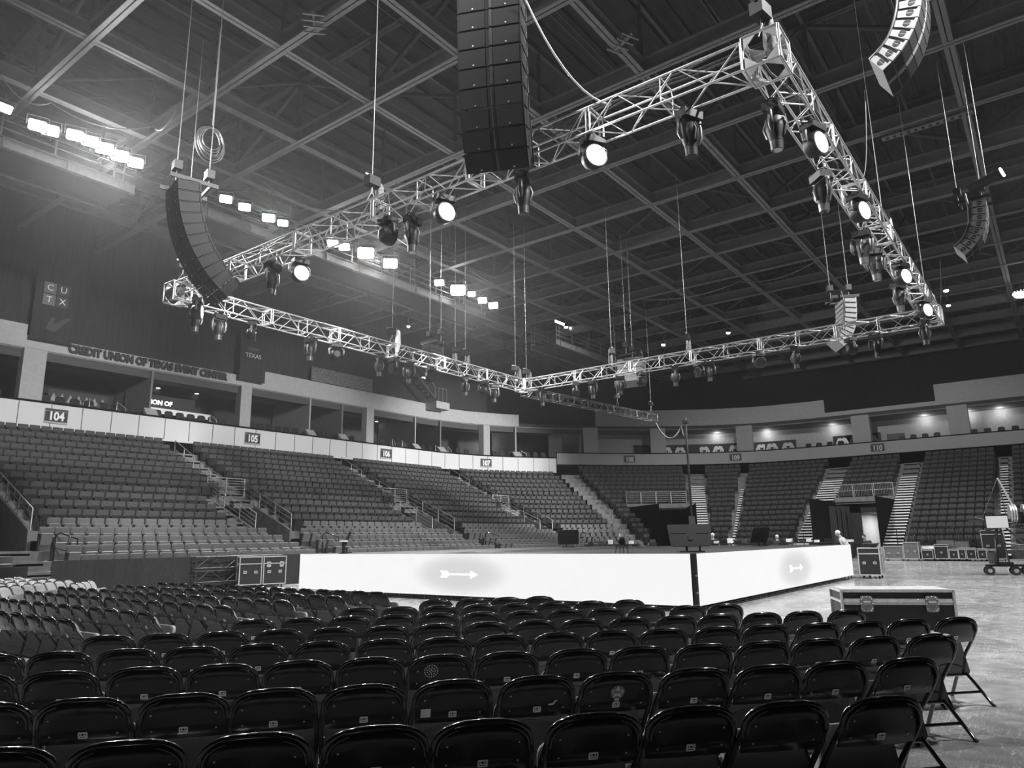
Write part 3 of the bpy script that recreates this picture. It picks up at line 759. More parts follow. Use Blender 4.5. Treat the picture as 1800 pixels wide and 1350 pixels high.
for i, s in enumerate((SL[5]-1.0, SL[6], SL[8]-1.2, s_of_y(13.8), s_of_y(6.2))):
    a = inset(s, -1.2); struct(MB().box((a.x, a.y, 10.7), (.8, 1.5, 3.0), rot=Matrix.Rotation(math.atan2(outdir(s).y, outdir(s).x), 3, 'Z')).obj('trim_15_pillar', M_pillar))
# suite chairs, rails, signs, downlights
def suite_chair(mats):
    t = thing('suite_chair', '', 'chair', (0, 0, 0))
    mb = MB(); mb.prism(rrect(.5, .5, .14), -.04, .04, lambda u, v, w_: (u, -.2+w_-v*.15, .7+v)); mb.obj('backrest', mats, t)
    MB().prism(rrect(.5, .46, .1), .36, .46, lambda u, v, w_: (u, v+.03, w_)).obj('seat', mats, t)
    MB().box((0, 0, .18), (.1, .1, .36)).obj('leg', M_seatfr, t)
    return t
sc0 = suite_chair(M_blackbox); first = True; cnt = 0
for i, x in enumerate(list(np.arange(9.5, 13.6, .75))+list(np.arange(15.6, 20.6, .75))+list(np.arange(21.8, 26.6, .72))+list(np.arange(28.3, 32.3, .72))+list(np.arange(33.4, 37.6, .75))+list(np.arange(39.4, 50.5, .95))+list(np.arange(52.6, 57.5, .8))):
    for rowi, dd in enumerate((-.95, )):
        s = s_of_x(x); p = inset(s, dd); o = outdir(s); yaw = math.atan2(-o.y, -o.x)-math.pi/2; cnt += 1
        lab = 'low black lounge chair behind the left suite ledge, %s from the left' % nth(cnt)
        if first: sc0.location = (p.x, p.y, 8.78); sc0.rotation_euler = (0, 0, yaw); tag(sc0, lab, group='suite chairs behind the left ledge'); first = False
        else: dup(sc0, (p.x, p.y, 8.78), yaw, lab)
cnt = 0
for y in list(np.arange(10.6, 7.2, -.9))+list(np.arange(5.2, -1.2, -.95))+list(np.arange(18.5, 15.2, -.95)):
    s = s_of_y(y); p = inset(s, -.75); cnt += 1
    dup(sc0, (p.x, p.y, 9.12), math.pi/2, 'black chair back above the end stand ledge, %s counted toward the right' % nth(cnt), 'suite chairs behind the end ledge')
for i, x in enumerate((17.6, 19.1, 24.9, 40.9, 42.0, 46.0, 47.3, 54.9)):
    a = aty(0, 0, 1) if False else None; s = s_of_x(x); p = P3(s, -.5, 9.0); q2 = P3(s+.7, -.9, 8.75)
    rail('stair_rail', [p, q2], 'small sloping suite stair rail, %s from the left' % nth(i+1), 'suite stair rails', h=.75, posts=2)
def downlight(p, label, grp):
    t = thing('downlight', label, 'downlight', p, group=grp)
    MB().cyl((0, 0, 0), .14, .02, n=12).obj('lens', M_lampsoft, t); MB().tube([(math.cos(a)*.16, math.sin(a)*.16, 0) for a in np.linspace(0, 2*math.pi, 13)[:-1]], .02, 4, closed=True).obj('ring', M_edge, t)
for i, (x, y) in enumerate(((278, 682), (346, 692), (328, 697), (556, 731), (577, 728), (662, 741), (728, 750), (789, 761), (843, 763), (874, 765), (904, 766), (863, 769), (892, 771))):
    p = atz(x, y, 11.98); downlight(p, 'tiny round suite downlight, %s from the left end' % nth(i+1), 'suite ceiling downlights')
t = thing('suite_sign', 'bright lit sign strip reading Union of inside the suite above sign 105', 'sign', (aty(283, 709, 46.2).x, 46.2, aty(283, 709, 46.2).z))
MB().box((0, 0, 0), (4.6, .06, 1.0)).obj('panel', M_ink, t); text_obj('UNION OF', .42, M_lampsoft, t, (-.3, -.06, 0), FACE_Y, .01, 'lettering')
MB().box((.9, -.6, -.62), (4.4, .1, .35)).obj('counter_front', M_white, t)
t = thing('wall_banner', 'dim patterned banner on the back wall of the leftmost suite', 'banner', (18.6, 47.0, 10.3))
MB().box((0, 0, 0), (3.4, .05, .9)).obj('cloth', M_seatup, t)
for k in range(7): MB().prism([(-1.6+.46*k, -.25), (-1.4+.46*k, .25), (-1.2+.46*k, -.25)], -.06, -.04, lambda u, v, w_: (u, w_, v)).obj('mark', M_fasciab, t)
# framed jerseys (plain stand-ins) in the end suites
def jersey(p, yaw, wd, ht, kind, label):
    t = thing('framed_jersey', label, 'picture frame', p, yaw)
    MB().box((0, 0, 0), (wd, .06, ht)).obj('frame', M_ink, t)
    m = (M_fascia, M_seatup, M_white)[kind % 3]
    n = max(1, int(round(wd/ht/1.0)))
    for j in range(n):
        cx = (j-(n-1)/2)*wd/n; s_ = min(wd/n, ht)*.42
        poly = [(-.45, -1), (.45, -1), (.45, .1), (.75, -.35), (1, -.1), (.62, .75), (.2, .85), (0, .65), (-.2, .85), (-.62, .75), (-1, -.1), (-.75, -.35), (-.45, .1)]
        MB().prism([(cx+a*s_, b*s_) for a, b in poly], -.05, -.035, lambda u, v, w_: (u, w_, v)).obj('jersey', m, t)
        MB().box((cx, -.055, .05*s_), (s_*.5, .01, s_*.35)).obj('crest', M_ink, t)
for i, (x, y, wd, k) in enumerate(((1127, 789, 1.3, 1), (1150, 789, 1.3, 1), (1172, 788, 1.4, 2), (1196, 788, 1.2, 2), (1216, 786, 1.4, 1), (1251, 785, 2.6, 2), (1290, 784, 1.9, 0), (1340, 783, 1.3, 2), (1373, 779, 2.8, 0), (1480, 768, 1.5, 2), (1506, 765, 1.5, 1), (1532, 763, 1.5, 0))):
    # hang on the back wall of the end suites
    best = min(((abs(proj((*inset(s, -4.3), 10.3))[0]-x), s) for s in srange(S_CORNER+1, s_of_y(0), .15)))
    s = best[1]; p = inset(s, -4.25); d = (fpt(s+.3)-fpt(s-.3)).normalized()
    jersey((p.x, p.y, 10.2), math.atan2(d.y, d.x), wd*1.1, 1.45, k, 'framed sports jersey on the end suite wall, %s from the left' % nth(i+1))
for i, (x, y) in enumerate(((1260, 775), (1350, 768), (1465, 762), (1625, 745), (1700, 735), (1760, 728))):
    s = min(srange(S_CORNER+1, s_of_y(-3), .15), key=lambda q: abs(proj((*inset(q, -3.9), 11.6))[0]-x)); p = inset(s, -3.7)
    l = bpy.data.lights.new('suite_spot', 'POINT'); l.energy = 34; l.shadow_soft_size = .1; o = bpy.data.objects.new('suite_spot', l); COL.objects.link(o); o.location = (p.x, p.y, 11.75)
s = s_of_x(53.2); p = inset(s, -4.8); l = bpy.data.lights.new('suite_spot', 'POINT'); l.energy = 25; l.shadow_soft_size = .1; o = bpy.data.objects.new('suite_spot', l); COL.objects.link(o); o.location = (p.x, p.y, 10.6)
for i, s in enumerate((s_of_ang(27), s_of_y(11.6))):
    p = inset(s, -4.35); d = (fpt(s+.3)-fpt(s-.3)).normalized()
    struct(MB().box((p.x, p.y, 9.6), (1.5, .1, 2.2), rot=Matrix.Rotation(math.atan2(d.y, d.x), 3, 'Z')).obj('door_%d' % (i+1), M_rollw))

# ================================================================== folding chairs on the floor
def chair_curve():
    # inverted U of the tube frame, one side from front foot up over the back: (x, y, z), facing +y
    side = [(-.205, .27, .0), (-.215, .14, .28), (-.222, .02, .46), (-.222, -.09, .60), (-.212, -.15, .68)]
    arch = []
    for i in range(1, 12):
        a = math.pi*i/12; cx = -.212*math.copysign(abs(math.cos(a))**.72, math.cos(a)); cz = .68+.12*abs(math.sin(a))**.8
        arch.append((cx, -.15-.04*math.sin(a), cz))
    return side+arch+[(-x, y, z) for x, y, z in side[::-1]]
def back_outline(k=1.0, zb=.565):
    P = [(-.198*k, zb), (.198*k, zb), (.200*k, .66)]
    for i in range(1, 12):
        a = math.pi*i/12; P.append((.198*k*math.copysign(abs(math.cos(a))**.72, math.cos(a)), .675+.112*k*abs(math.sin(a))**.8))
    P.append((-.200*k, .66)); return P
yb = lambda z: -.085-(z-.565)*.48                 # lean of the back
def curved(u, v, w_): return (u, yb(v)+w_+.018*(u/.2)**2, v)
def grid_panel(mb, outline, off, thick, mi=0):
    """panel bent around the sitter: outline in x,z subdivided in columns"""
    xs = np.array([-.205*math.cos(math.pi*i/16) for i in range(17)]); ztop = lambda x: .675+.121*max(0, 1-abs(x/.2051)**(2/.72))**.4
    V = []; F = []; n = len(xs)
    for w_ in (off, off-thick):
        for x in xs:
            for t in (0, .33, .66, 1): z = .565+(ztop(x)-.565)*t; V.append(curved(x, z, w_))
    idx = lambda s_, i, j: s_*n*4+i*4+j
    for i in range(n-1):
        for j in range(3):
            F.append((idx(1, i, j), idx(1, i+1, j), idx(1, i+1, j+1), idx(1, i, j+1))); F.append((idx(0, i, j), idx(0, i, j+1), idx(0, i+1, j+1), idx(0, i+1, j)))
        F.append((idx(0, i, 0), idx(0, i+1, 0), idx(1, i+1, 0), idx(1, i, 0))); F.append((idx(0, i, 3), idx(1, i, 3), idx(1, i+1, 3), idx(0, i+1, 3)))
    for j in range(3):
        F.append((idx(0, 0, j), idx(1, 0, j), idx(1, 0, j+1), idx(0, 0, j+1))); F.append((idx(0, n-1, j), idx(0, n-1, j+1), idx(1, n-1, j+1), idx(1, n-1, j)))
    mb.add(V, F, mi, True)
CM = {}
mb = MB(); mb.tube(chair_curve(), [.017, .016, .015, .0145]+[.0138]*13+[.0145, .015, .016, .017], 8); mb.tube([(x*.94, y-.012, z-.016) for x, y, z in chair_curve()[4:-4]], .006, 6)
mb.bar((-.218, .12, .33), (.218, .12, .33), .008, 5)
CM['tube_frame'] = mb.mesh('chair_tube_frame', M_paint)
mb = MB(); grid_panel(mb, None, -.012, .012)
for x in (-.155, .155):
    for z in (.612, .70): c0 = curved(x, z, -.026); mb.ball(c0, .0062, 8, 5, 1, (1, .5, 1))
CM['backrest'] = mb.mesh('chair_backrest', [M_back, M_rivet])
mb = MB()
mb.prism(rrect(.047, .036, .006, 2), 0, .0025, lambda u, v, w_: curved(u, .612+v, -.0265-w_))
for x, z, a, b in ((-.014, .006, .004, .012), (.0, .006, .012, .012), (.014, .006, .004, .012), (0, -.009, .03, .003)):
    c0 = Vector(curved(x, .612+z, -.0297)); mb.box(c0, (a, .001, b), 1)
PLATE = mb.mesh('chair_number_plate', [M_plate, M_ink])
# tipped-up seat pan: underside towards the rear, cushion towards the front
def seatpan(u, v, w_): return (u, .02+.20*(v-.24)+w_, v)
SO = []
for i in range(5): a = R_(180+90*i/4); SO.append((-.176+.045*math.cos(a), .285+.045*math.sin(a)))
for i in range(5): a = R_(270+90*i/4); SO.append((.176+.045*math.cos(a), .285+.045*math.sin(a)))
for i in range(5): a = R_(90*i/4); SO.append((.145+.06*math.cos(a), .565+.06*math.sin(a)))
for i in range(5): a = R_(90+90*i/4); SO.append((-.145+.06*math.cos(a), .565+.06*math.sin(a)))
mb = MB(); mb.prism(SO, -.018, .002, seatpan); mb.prism([(u*.98, .44+(v-.44)*.98) for u, v in SO], -.026, -.018, seatpan)
for z in (.36, .52):   # sewn welts
    pts = [seatpan(x, z-.04*(x/.17)**2, -.027) for x in np.linspace(-.15, .15, 9)]; mb.tube(pts, .0025, 4)
CM['seat_underside'] = mb.mesh('chair_seat_underside', M_fabric)
mb = MB(); mb.prism([(u*.96, .44+(v-.44)*.96) for u, v in SO], .002, .04, seatpan); CM['seat_cushion'] = mb.mesh('chair_seat_cushion', M_front)
mb = MB(); mb.prism([(u*.93, .565+(v-.565)*.95+.004) for u, v in back_outline()], .004, .034, curved); CM['back_cushion'] = mb.mesh('chair_back_cushion', M_front)
def legm(sx):
    return MB().tube([(sx*.165, .0, .262), (sx*.178, -.06, .20), (sx*.205, -.235, .012), (sx*.207, -.25, .006)], [.015, .015, .015, .018], 8).mesh('chair_rear_leg', M_paint)
LEG = [legm(-1), legm(1)]
mb = MB(); mb.bar((-.168, 0, .252), (.168, 0, .252), .016, 8); mb.bar((-.19, -.135, .115), (.19, -.135, .115), .013, 8)
CM['rear_crossbar'] = mb.mesh('chair_rear_crossbar', M_paint)
for me_ in list(CM.values())+LEG+[PLATE]:
    if me_ is PLATE: continue
    for v_ in me_.vertices: v_.co.x *= 1.065
def chair_proto(label, front=False, plate=True):
    t = thing('folding_chair', label, 'folding chair', (0, 0, 0), 0, 'folding chairs on the arena floor')
    def put(n, me, par=t):
        o = bpy.data.objects.new(n, me); COL.objects.link(o); o.parent = par; return o
    for n in ('tube_frame', 'seat_underside', 'seat_cushion', 'back_cushion', 'rear_crossbar'): put(n, CM[n])
    bk = put('backrest', CM['backrest'])
    if plate: put('number_plate', PLATE, bk)
    for me in LEG: put('leg', me)
    return t
PRO = {}
placed = []
def chair(x, y, yaw, label, plate=True):
    """x, y: ground point under the top of the back"""
    fx, fy = -math.sin(yaw), math.cos(yaw); loc = (x+fx*.19, y+fy*.19, 0)
    if plate not in PRO:
        PRO[plate] = chair_proto(label, plate=plate); PRO[plate].location = loc; PRO[plate].rotation_euler = (0, 0, yaw); t = PRO[plate]
    else: t = dup(PRO[plate], loc, yaw, label)
    placed.append(t); return t
FV, EV = Vector((.678, .735)), Vector((-.735, .678))
YF = math.atan2(FV.y, FV.x)-math.pi/2
FRONT = [(3.48, -2.50, 10, .50, 0), (4.46, -3.42, 12, .495, 0), (5.44, -4.42, 15, .495, 0), (6.41, -5.50, 18, .494, 0), (7.41, -5.02, 16, .494, 0),
         (8.46, -4.12, 12, .492, 0), (9.47, -3.25, 8, .495, 0), (10.47, -2.29, 4, .495, 0)]
special = {}
for r, (f, e0, n, st, _) in enumerate(FRONT):
    for i in range(n):
        p = FV*f+EV*(e0+st*i+rng.uniform(-.008, .008)); jit = rng.uniform(-.02, .02)
        hide = (r, i) in ((0, 99),) or rng.random() < .12
        t = chair(p.x+FV.x*rng.uniform(-.02, .02), p.y+FV.y*rng.uniform(-.02, .02), YF+jit+.03,
                  'black folding chair, %s from the right in the %s nearest row of the centre block' % (nth(i+1), nth(r+1)), plate=not hide)
        special[(r, i)] = t
LEFTR = [(3.74, 9.2, 6), (4.66, 9.2, 11), (5.65, 9.12, 15), (6.58, 9.14, 17), (7.52, 9.13, 16), (8.42, 9.14, 16)]
for r, (x, y0, n) in enumerate(LEFTR):
    for i in range(n):
        chair(x+rng.uniform(-.02, .02), y0+.458*i, -math.pi/2+rng.uniform(-.02, .02), 'black folding chair, %s from the right in the %s nearest row of the left block' % (nth(i+1), nth(r+1)), plate=rng.random() < .7)
GD = Vector((.72, .69)); YG = math.atan2(-GD.x, GD.y)-math.pi/2
for r, (x0, y0, n, dd) in enumerate(((6.05, 18.0, 7, GD), (6.2, 19.35, 7, GD), (6.7, 21.0, 5, GD), (7.6, 22.9, 3, GD))):
    for i in range(n):
        chair(x0+dd.x*.475*i, y0+dd.y*.475*i, YG, 'pale cushioned folding chair, %s from the left, %s row, far left block' % (nth(i+1), nth(r+1)))
for i in range(4):
    p = Vector((7.3, 17.7))+Vector((.6, .8))*.475*i; chair(p.x, p.y, math.atan2(-.6, .8)-math.pi/2, 'folding chair showing its pale cushions, %s of the short slanted row' % nth(i+1))
# stickers and papers on a few backs (each rests on the chair, so a thing of its own)
def on_back(t, x, z, mb, mats, name, label, cat):
    o = mb.obj(name, mats); o.matrix_world = Matrix.Translation(t.location) @ Matrix.Rotation(t.rotation_euler.z, 4, 'Z') @ Matrix.Translation(Vector(curved(x, z, -.0265))) @ Matrix.Rotation(R_(25.6), 4, 'X')
    o.rotation_mode = 'XYZ'; return tag(o, label, cat)
fl = lambda u, v, w_: (u, w_, v)
bpy.context.view_layer.update()
t = special[(1, 4)]      # reserved seating badge
mb = MB(); n = 24
mb.prism([(.046*math.cos(2*math.pi*i/n), .046*math.sin(2*math.pi*i/n)+.005) for i in range(n)], -.002, 0, fl)
mb.prism([(.044*math.cos(R_(90+36*i))*(1 if i % 2 == 0 else .5), .044*math.sin(R_(90+36*i))*(1 if i % 2 == 0 else .5)+.005) for i in range(10)], -.0035, -.002, fl, 1)
mb.prism(rrect(.07, .022, .003, 2), -.005, -.0035, lambda u, v, w_: (u, w_, v+.008), 2); mb.prism(rrect(.03, .018, .003, 2), -.003, 0, lambda u, v, w_: (u, w_, v-.045), 1)
o = on_back(t, .0, .685, mb, [M_spkside, M_white, M_white], 'reserved_sticker', 'round reserved seating badge sticker on a chair back in the second row', 'sticker')
text_obj('RESERVED', .0125, M_ink, o, (0, -.0052, .013), FACE_Y, .0003, 'lettering', 1., .0003); text_obj('SEATING', .0125, M_ink, o, (0, -.0052, .0035), FACE_Y, .0003, 'lettering', 1., .0003)
t = special[(2, 8)]
mb = MB()
for rr, nn in ((.046, 17), (.028, 9), (.011, 4)):
    for i in range(nn): a = 2*math.pi*i/nn; mb.cyl((rr*math.cos(a), -.002, rr*math.sin(a)), .0054, .003, 'y', 8)
on_back(t, -.07, .70, mb, M_white, 'dot_sticker', 'round cluster of white dots on a chair back left of centre', 'sticker')
t = special[(1, 6)]; mb = MB(); mb.prism(rrect(.07, .055, .002, 1), -.001, 0, fl)
on_back(t, -.15, .625, mb, M_plate, 'paper_sheet', 'grey square of paper on the left of a second-row chair back', 'paper')
t = special[(1, 5)]; mb = MB(); mb.prism([(-.02, -.02), (.01, -.02), (.02, 0), (.035, .012), (.015, .012), (.005, -.008), (-.02, -.01)], -.001, 0, fl)
on_back(t, .09, .65, mb, M_plate, 'torn_label', 'torn scrap of label on a second-row chair back near the centre', 'label')
t = special[(3, 1)]
for nm, dx, dz, ang in (('upper', -.62, .20, -12), ('lower', -.16, .10, -8)):
    pass

# ================================================================== stage
SX0, SX1, SY0, SY1, SH = 15.35, 29.75, 6.62, 20.4, 1.24
t = thing('stage', 'low square stage with dark worn deck and open base rails', 'stage', (SX0, SY0, 0))
L = SX1-SX0; D = SY1-SY0
MB().box((L/2+.05, D/2+.05, SH-.06), (L-.1, D-.1, .12)).obj('deck', M_stagetop, t)
MB().box((L/2+.3, D/2+.3, (SH-.12)/2), (L-.8, D-.8, SH-.13)).obj('skirted_base', M_curtain, t)
for nm, x0, y0, x1, y1 in (('a', .06, .06, L-.06, .06), ('b', .06, .06, .06, D-.06)):
    mb = MB(); a = Vector((x0, y0, 0)); b = Vector((x1, y1, 0)); n = int((b-a).length/.5)
    for z in (.03, .075, .12): mb.box((a+b)/2+Vector((0, 0, z)), ((b-a).x+.02, (b-a).y+.02, .016))
    for i in range(n+1): mb.box(a+(b-a)*i/n+Vector((0, 0, .07)), (.03, .03, .14))
    mb.obj('base_rail', M_aludark, t)
ZS0, ZS1 = .135, 1.245
def led_wall(axis, a0, a1, arrow, ang_w, label):
    t = thing('led_wall', label, 'LED wall', (SX0 if axis == 'x' else 0, SY0 if axis == 'y' else 0, 0))
    ac, az = arrow
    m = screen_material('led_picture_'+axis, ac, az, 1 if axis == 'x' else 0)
    n = max(2, int((a1-a0)/.5)); zm = (ZS0+ZS1)/2
    mb = MB()
    if axis == 'x': mb.add([(0, a0, ZS0), (0, a1, ZS0), (0, a1, ZS1), (0, a0, ZS1)], [(3, 2, 1, 0)])
    else: mb.add([(a0, 0, ZS0), (a1, 0, ZS0), (a1, 0, ZS1), (a0, 0, ZS1)], [(0, 1, 2, 3)])
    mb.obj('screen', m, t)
    mb = MB()
    if axis == 'x': mb.box((.05, (a0+a1)/2, zm), (.08, a1-a0, ZS1-ZS0))
    else: mb.box(((a0+a1)/2, .05, zm), (a1-a0, .08, ZS1-ZS0))
    mb.obj('panel_housing', M_blackbox, t)
    # arrow
    A = [(-.72, .17), (-.60, .17), (-.52, .06), (-.50, .06), (-.57, .17), (-.45, .17), (-.36, .045), (.42, .045), (.42, .20), (.72, 0), (.42, -.20), (.42, -.045), (-.36, -.045), (-.45, -.17), (-.57, -.17), (-.5, -.06), (-.52, -.06), (-.60, -.17), (-.72, -.17), (-.63, 0)]
    f = (lambda u, v, w_: (-w_, ac-u*ang_w, az+v*.58)) if axis == 'x' else (lambda u, v, w_: (ac+u*ang_w, -w_, az+v*.58))
    me = MB(); me.prism(A, .003, .006, f); me.obj('arrow', MATS.get('arrow_white') or mat('arrow_white', .02, .5, emit=1.05, noise=.02), t)
    return t
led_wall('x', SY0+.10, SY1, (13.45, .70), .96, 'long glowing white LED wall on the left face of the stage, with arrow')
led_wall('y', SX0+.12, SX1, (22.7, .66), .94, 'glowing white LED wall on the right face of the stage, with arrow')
t = thing('corner_post', 'black corner post between the two LED walls', 'post', (SX0-.01, SY0-.01, 0))
MB().box((.03, .03, .64), (.09, .09, 1.22)).obj('upright', M_blackbox, t)
for z in (.42, .78): MB().box((-.02, -.02, z), (.03, .03, .035)).obj('bolt', M_rivet, t)
def on_stage(x, y): p = atz(x, y, SH); return p
def screen_panel(label, p, yaw, wd, ht, tilt, shape=1.0):
    t = thing('stage_monitor', label, 'monitor', p, yaw)
    Rm = Matrix.Rotation(R_(tilt), 3, 'X'); f = lambda u, v, w_: tuple(Rm @ Vector((u*(1+(v/ht)*(shape-1)), w_, v))+Vector((0, 0, .14+ht/2*math.cos(R_(tilt)))))
    MB().prism(rrect(wd, ht, .03, 2), -.03, .03, f).obj('casing', M_blackbox, t)
    MB().prism(rrect(wd*.94, ht*.9, .01, 1), .03, .036, f).obj('screen', M_screenoff, t)
    mb = MB(); mb.prism(rrect(wd*.12, ht*.22, .02, 2), -.05, -.03, lambda u, v, w_: f(u, v-ht*.12, w_))
    mb.prism(rrect(wd*.36, .02, .008, 2), -.045, -.03, lambda u, v, w_: f(u-wd*.27, v+ht*.1, w_)); mb.prism(rrect(wd*.3, .02, .008, 2), -.045, -.03, lambda u, v, w_: f(u+wd*.3, v+ht*.1, w_)); mb.obj('rear_vent', M_blackbox, t)
    mb = MB(); mb.box((-wd*.1, 0, .1), (.05, .05, .2)); mb.box((wd*.22, 0, .1), (.04, .04, .2)); mb.box((0, 0, .015), (wd*.6, .35, .03)); mb.obj('stand', M_blackbox, t)
    return t
p = on_stage(1206, 973); screen_panel('large black monitor seen from behind at the near stage corner', (p.x+1.42, p.y+.50, SH), YF+.9-math.pi/2+.5, 1.02, .54, -14, 1.12)
p = on_stage(578, 973); screen_panel('tall black board leaning at the left end of the stage', (p.x+.5, p.y-.3, SH), 1.0, .32, .62, 22)
p = on_stage(1450, 959); screen_panel('black monitor leaning back at the right end of the stage', (28.0, 9.4, SH), -.6, .75, .6, 25)
p = on_stage(948, 958); screen_panel('black board standing on the far side of the stage', (27.2, 17.5, SH), -.9, .9, .62, 12)
t = thing('moving_light', 'single fixture resting on a small stool at the near stage edge', 'moving light', (16.35, 8.95, SH))
mb = MB(); [mb.bar((sx*.12, sy*.12, 0), (sx*.09, sy*.09, .16), .012) for sx in (-1, 1) for sy in (-1, 1)]; mb.box((0, 0, .17), (.26, .26, .03)); mb.obj('stool', M_fixgrey, t)
MB().ball((0, .0, .30), .11, 12, 8, 0, (1, .8, 1)).obj('head', M_blackbox, t); MB().cyl((.0, 0, .43), .05, .08, n=12).obj('cap', M_white, t); MB().tube([(.13, 0, .18), (.14, 0, .32), (.1, 0, .38)], .02, 6).obj('yoke', M_blackbox, t)
p = on_stage(590, 974)
t = thing('side_stool', 'small round stool beside the leaning board at the stage left end', 'stool', (15.9, 18.9, SH))
MB().cyl((0, 0, .40), .13, .05, n=16).obj('seat', M_plate, t); MB().cyl((0, 0, .19), .05, .38, n=10).obj('column', M_blackbox, t); MB().cyl((0, 0, .015), .14, .03, n=16).obj('base', M_blackbox, t)
t = thing('mast', 'tall thin black mast standing beyond the stage near the centre', 'mast', (44.0, 20.0, 0))
p = atx(1205, 742, 44.0); q_ = atx(1205, 950, 44.0); t.location = (44.0, p.y, 0); hM = p.z
MB().bar((0, 0, 0), (0, 0, hM), .07, 10).obj('pole', M_blackbox, t); MB().box((0, 0, hM), (.3, .35, .18)).obj('head', M_blackbox, t)
mb = MB(); [mb.bar((0, 0, .9), (.7*math.cos(a), .7*math.sin(a), .02), .03) for a in (0, 2.1, 4.2)]; mb.obj('tripod', M_blackbox, t)
MB().box((0, 0, 2.1), (.3, .3, 1.6)).obj('cable_loom', M_cable, t)

# ================================================================== flown rig
TZ = 9.45; TX0, TX1, TY0, TY1 = 11.15, 29.85, 2.95, 21.7; TH = .26
def truss_section(a, b, mb, h=TH, rc=.025, rb=.014, bays=5):
    a, b = Vector(a), Vector(b); d = (b-a).normalized(); s_ = d.cross(Vector((0, 0, 1))).normalized()*h; u = Vector((0, 0, h)); L = (b-a).length
    C4 = [s_+u, -s_+u, -s_-u, s_-u]
    for c_ in C4: mb.tube([a+c_, b+c_], rc, 6)
    for k in range(4):
        c0, c1 = C4[k], C4[(k+1) % 4]
        for e, rr in ((.04, .022), (L-.04, .022)): mb.tube([a+d*e+c0, a+d*e+c1], rr, 5)
        mb.tube([a+d*L/2+c0, a+d*L/2+c1], .014, 4)
        for i in range(bays):
            p0 = a+d*(L*i/bays+.04); p1 = a+d*(L*(i+1)/bays-.04)
            if (i+k) % 2: mb.tube([p0+c0, p1+c1], rb, 4, caps=False)
            else: mb.tube([p0+c1, p1+c0], rb, 4, caps=False)
def truss(name, a, b, n, label, m=M_alu, h=TH):
    a, b = Vector(a), Vector(b); t = thing(name, label, 'truss', a)
    for i in range(n):
        mb = MB(); truss_section((b-a)*i/n, (b-a)*(i+1)/n, mb, h); mb.obj('truss_section', m, t)
    # cable runs laid along the top
    mb = MB(); d = (b-a); N = n*5; sd = d.normalized().cross(Vector((0, 0, 1)))
    for k in range(3):
        mb.tube([d*i/N+Vector((0, 0, h+.03+.02*rng.random()))+sd*(.12*(k-1)+.05*rng.normal()) for i in range(N+1)], .018, 4, caps=False)
    mb.obj('cable_run', M_cable, t)
    return t
truss('lighting_truss', (TX0, TY0+.3, TZ), (TX0, TY1-.3, TZ), 6, 'silver box truss on the near left side of the flown square')
truss('lighting_truss', (TX0+.3, TY0, TZ), (TX1-.3, TY0, TZ), 6, 'silver box truss on the right side of the flown square, running away from the camera')
truss('lighting_truss', (TX1, TY0+.3, TZ), (TX1, TY1-.3, TZ), 6, 'silver box truss across the far side of the flown square')
truss('lighting_truss', (TX0+.3, TY1, TZ), (TX1-.3, TY1, TZ), 6, 'silver box truss on the left far side of the flown square, cable-laden')
pE0, pE1 = Vector((30.3, 22.0, 9.25)), Vector((45.8, 22.0, 9.75))
truss('cable_truss', pE0, pE1, 5, 'dark cable bridge truss running from the far truss corner toward the end stand', M_aludark, .22)
def corner_block(x, y, label):
    t = thing('corner_block', label, 'truss corner', (x, y, TZ)); h = .30; mb = MB()
    for ax in range(3):
        for s1 in (-1, 1):
            for s2 in (-1, 1):
                p = [0, 0, 0]; p[(ax+1) % 3] = s1*h; p[(ax+2) % 3] = s2*h; q = list(p); p[ax] = -h; q[ax] = h; mb.tube([p, q], .025, 6)
    mb.obj('frame', M_alu, t); mb = MB()
    for ax in range(3):
        for sg in (-1, 1):
            for s1 in (-1, 1):
                for s2 in (-1, 1):
                    def P_(u, v, w_, ax=ax, sg=sg):
                        r = [0, 0, 0]; r[ax] = sg*h+w_; r[(ax+1) % 3] = u; r[(ax+2) % 3] = v; return r
                    mb.prism([(s1*h, s2*h), (s1*h, s2*h*.12), (s1*h*.12, s2*h)], -.005, .005, P_)
    mb.obj('gusset_plate', M_alu, t); return t
corner_block(TX0, TY0, 'nearest truss corner block with cut-out plates, top right of centre')
corner_block(TX1, TY0, 'right far truss corner block, crowded with white cables')
corner_block(TX0, TY1, 'left truss corner block with cut-out end plate')
corner_block(TX1, TY1, 'far middle truss corner block where two trusses meet')
# hoists
def hoist(x, y, z, label, bag=.5, top=ZR, bagm=None, two=False):
    t = thing('chain_hoist', label, 'hoist', (x, y, z), rng.uniform(-1, 1))
    MB().box((0, 0, .16), (.34, .24, .24)).obj('motor_body', M_blackbox, t)
    MB().tube([(.0, .0, .28), (.02, 0, top-z)], .011, 4).obj('chain', M_chain, t)
    mb = MB(); mb.tube([(0, 0, .04), (0, 0, -.12)], .02, 5); mb.tube([(0, 0, -.10), (-.16, 0, -.42)], .012, 4); mb.tube([(0, 0, -.10), (.16, 0, -.42)], .012, 4); mb.obj('bridle', M_chain, t)
    if bag: MB().tube([(.22, 0, .2), (.24, 0, .1), (.25, 0, -bag*.5), (.23, 0, -bag)], [.05, .10, .12, .06], 8).obj('chain_bag', bagm or M_bag, t)
    MB().box((-.1, .0, .3), (.26, .05, .05)).obj('handle', M_chain, t)
    return t
def on_near(px, z=TZ): return atx(px, 300, TX0).y
for px, lab in ((655, 'chain hoist with long black chain bag above the near left truss'), ):
    y = atx(655, 300, TX0).y; hoist(TX0, y, TZ+.75, lab, 1.0)
hoist(TX0+.1, TY0+.05, TZ+.8, 'chain hoist directly above the nearest truss corner', .7)
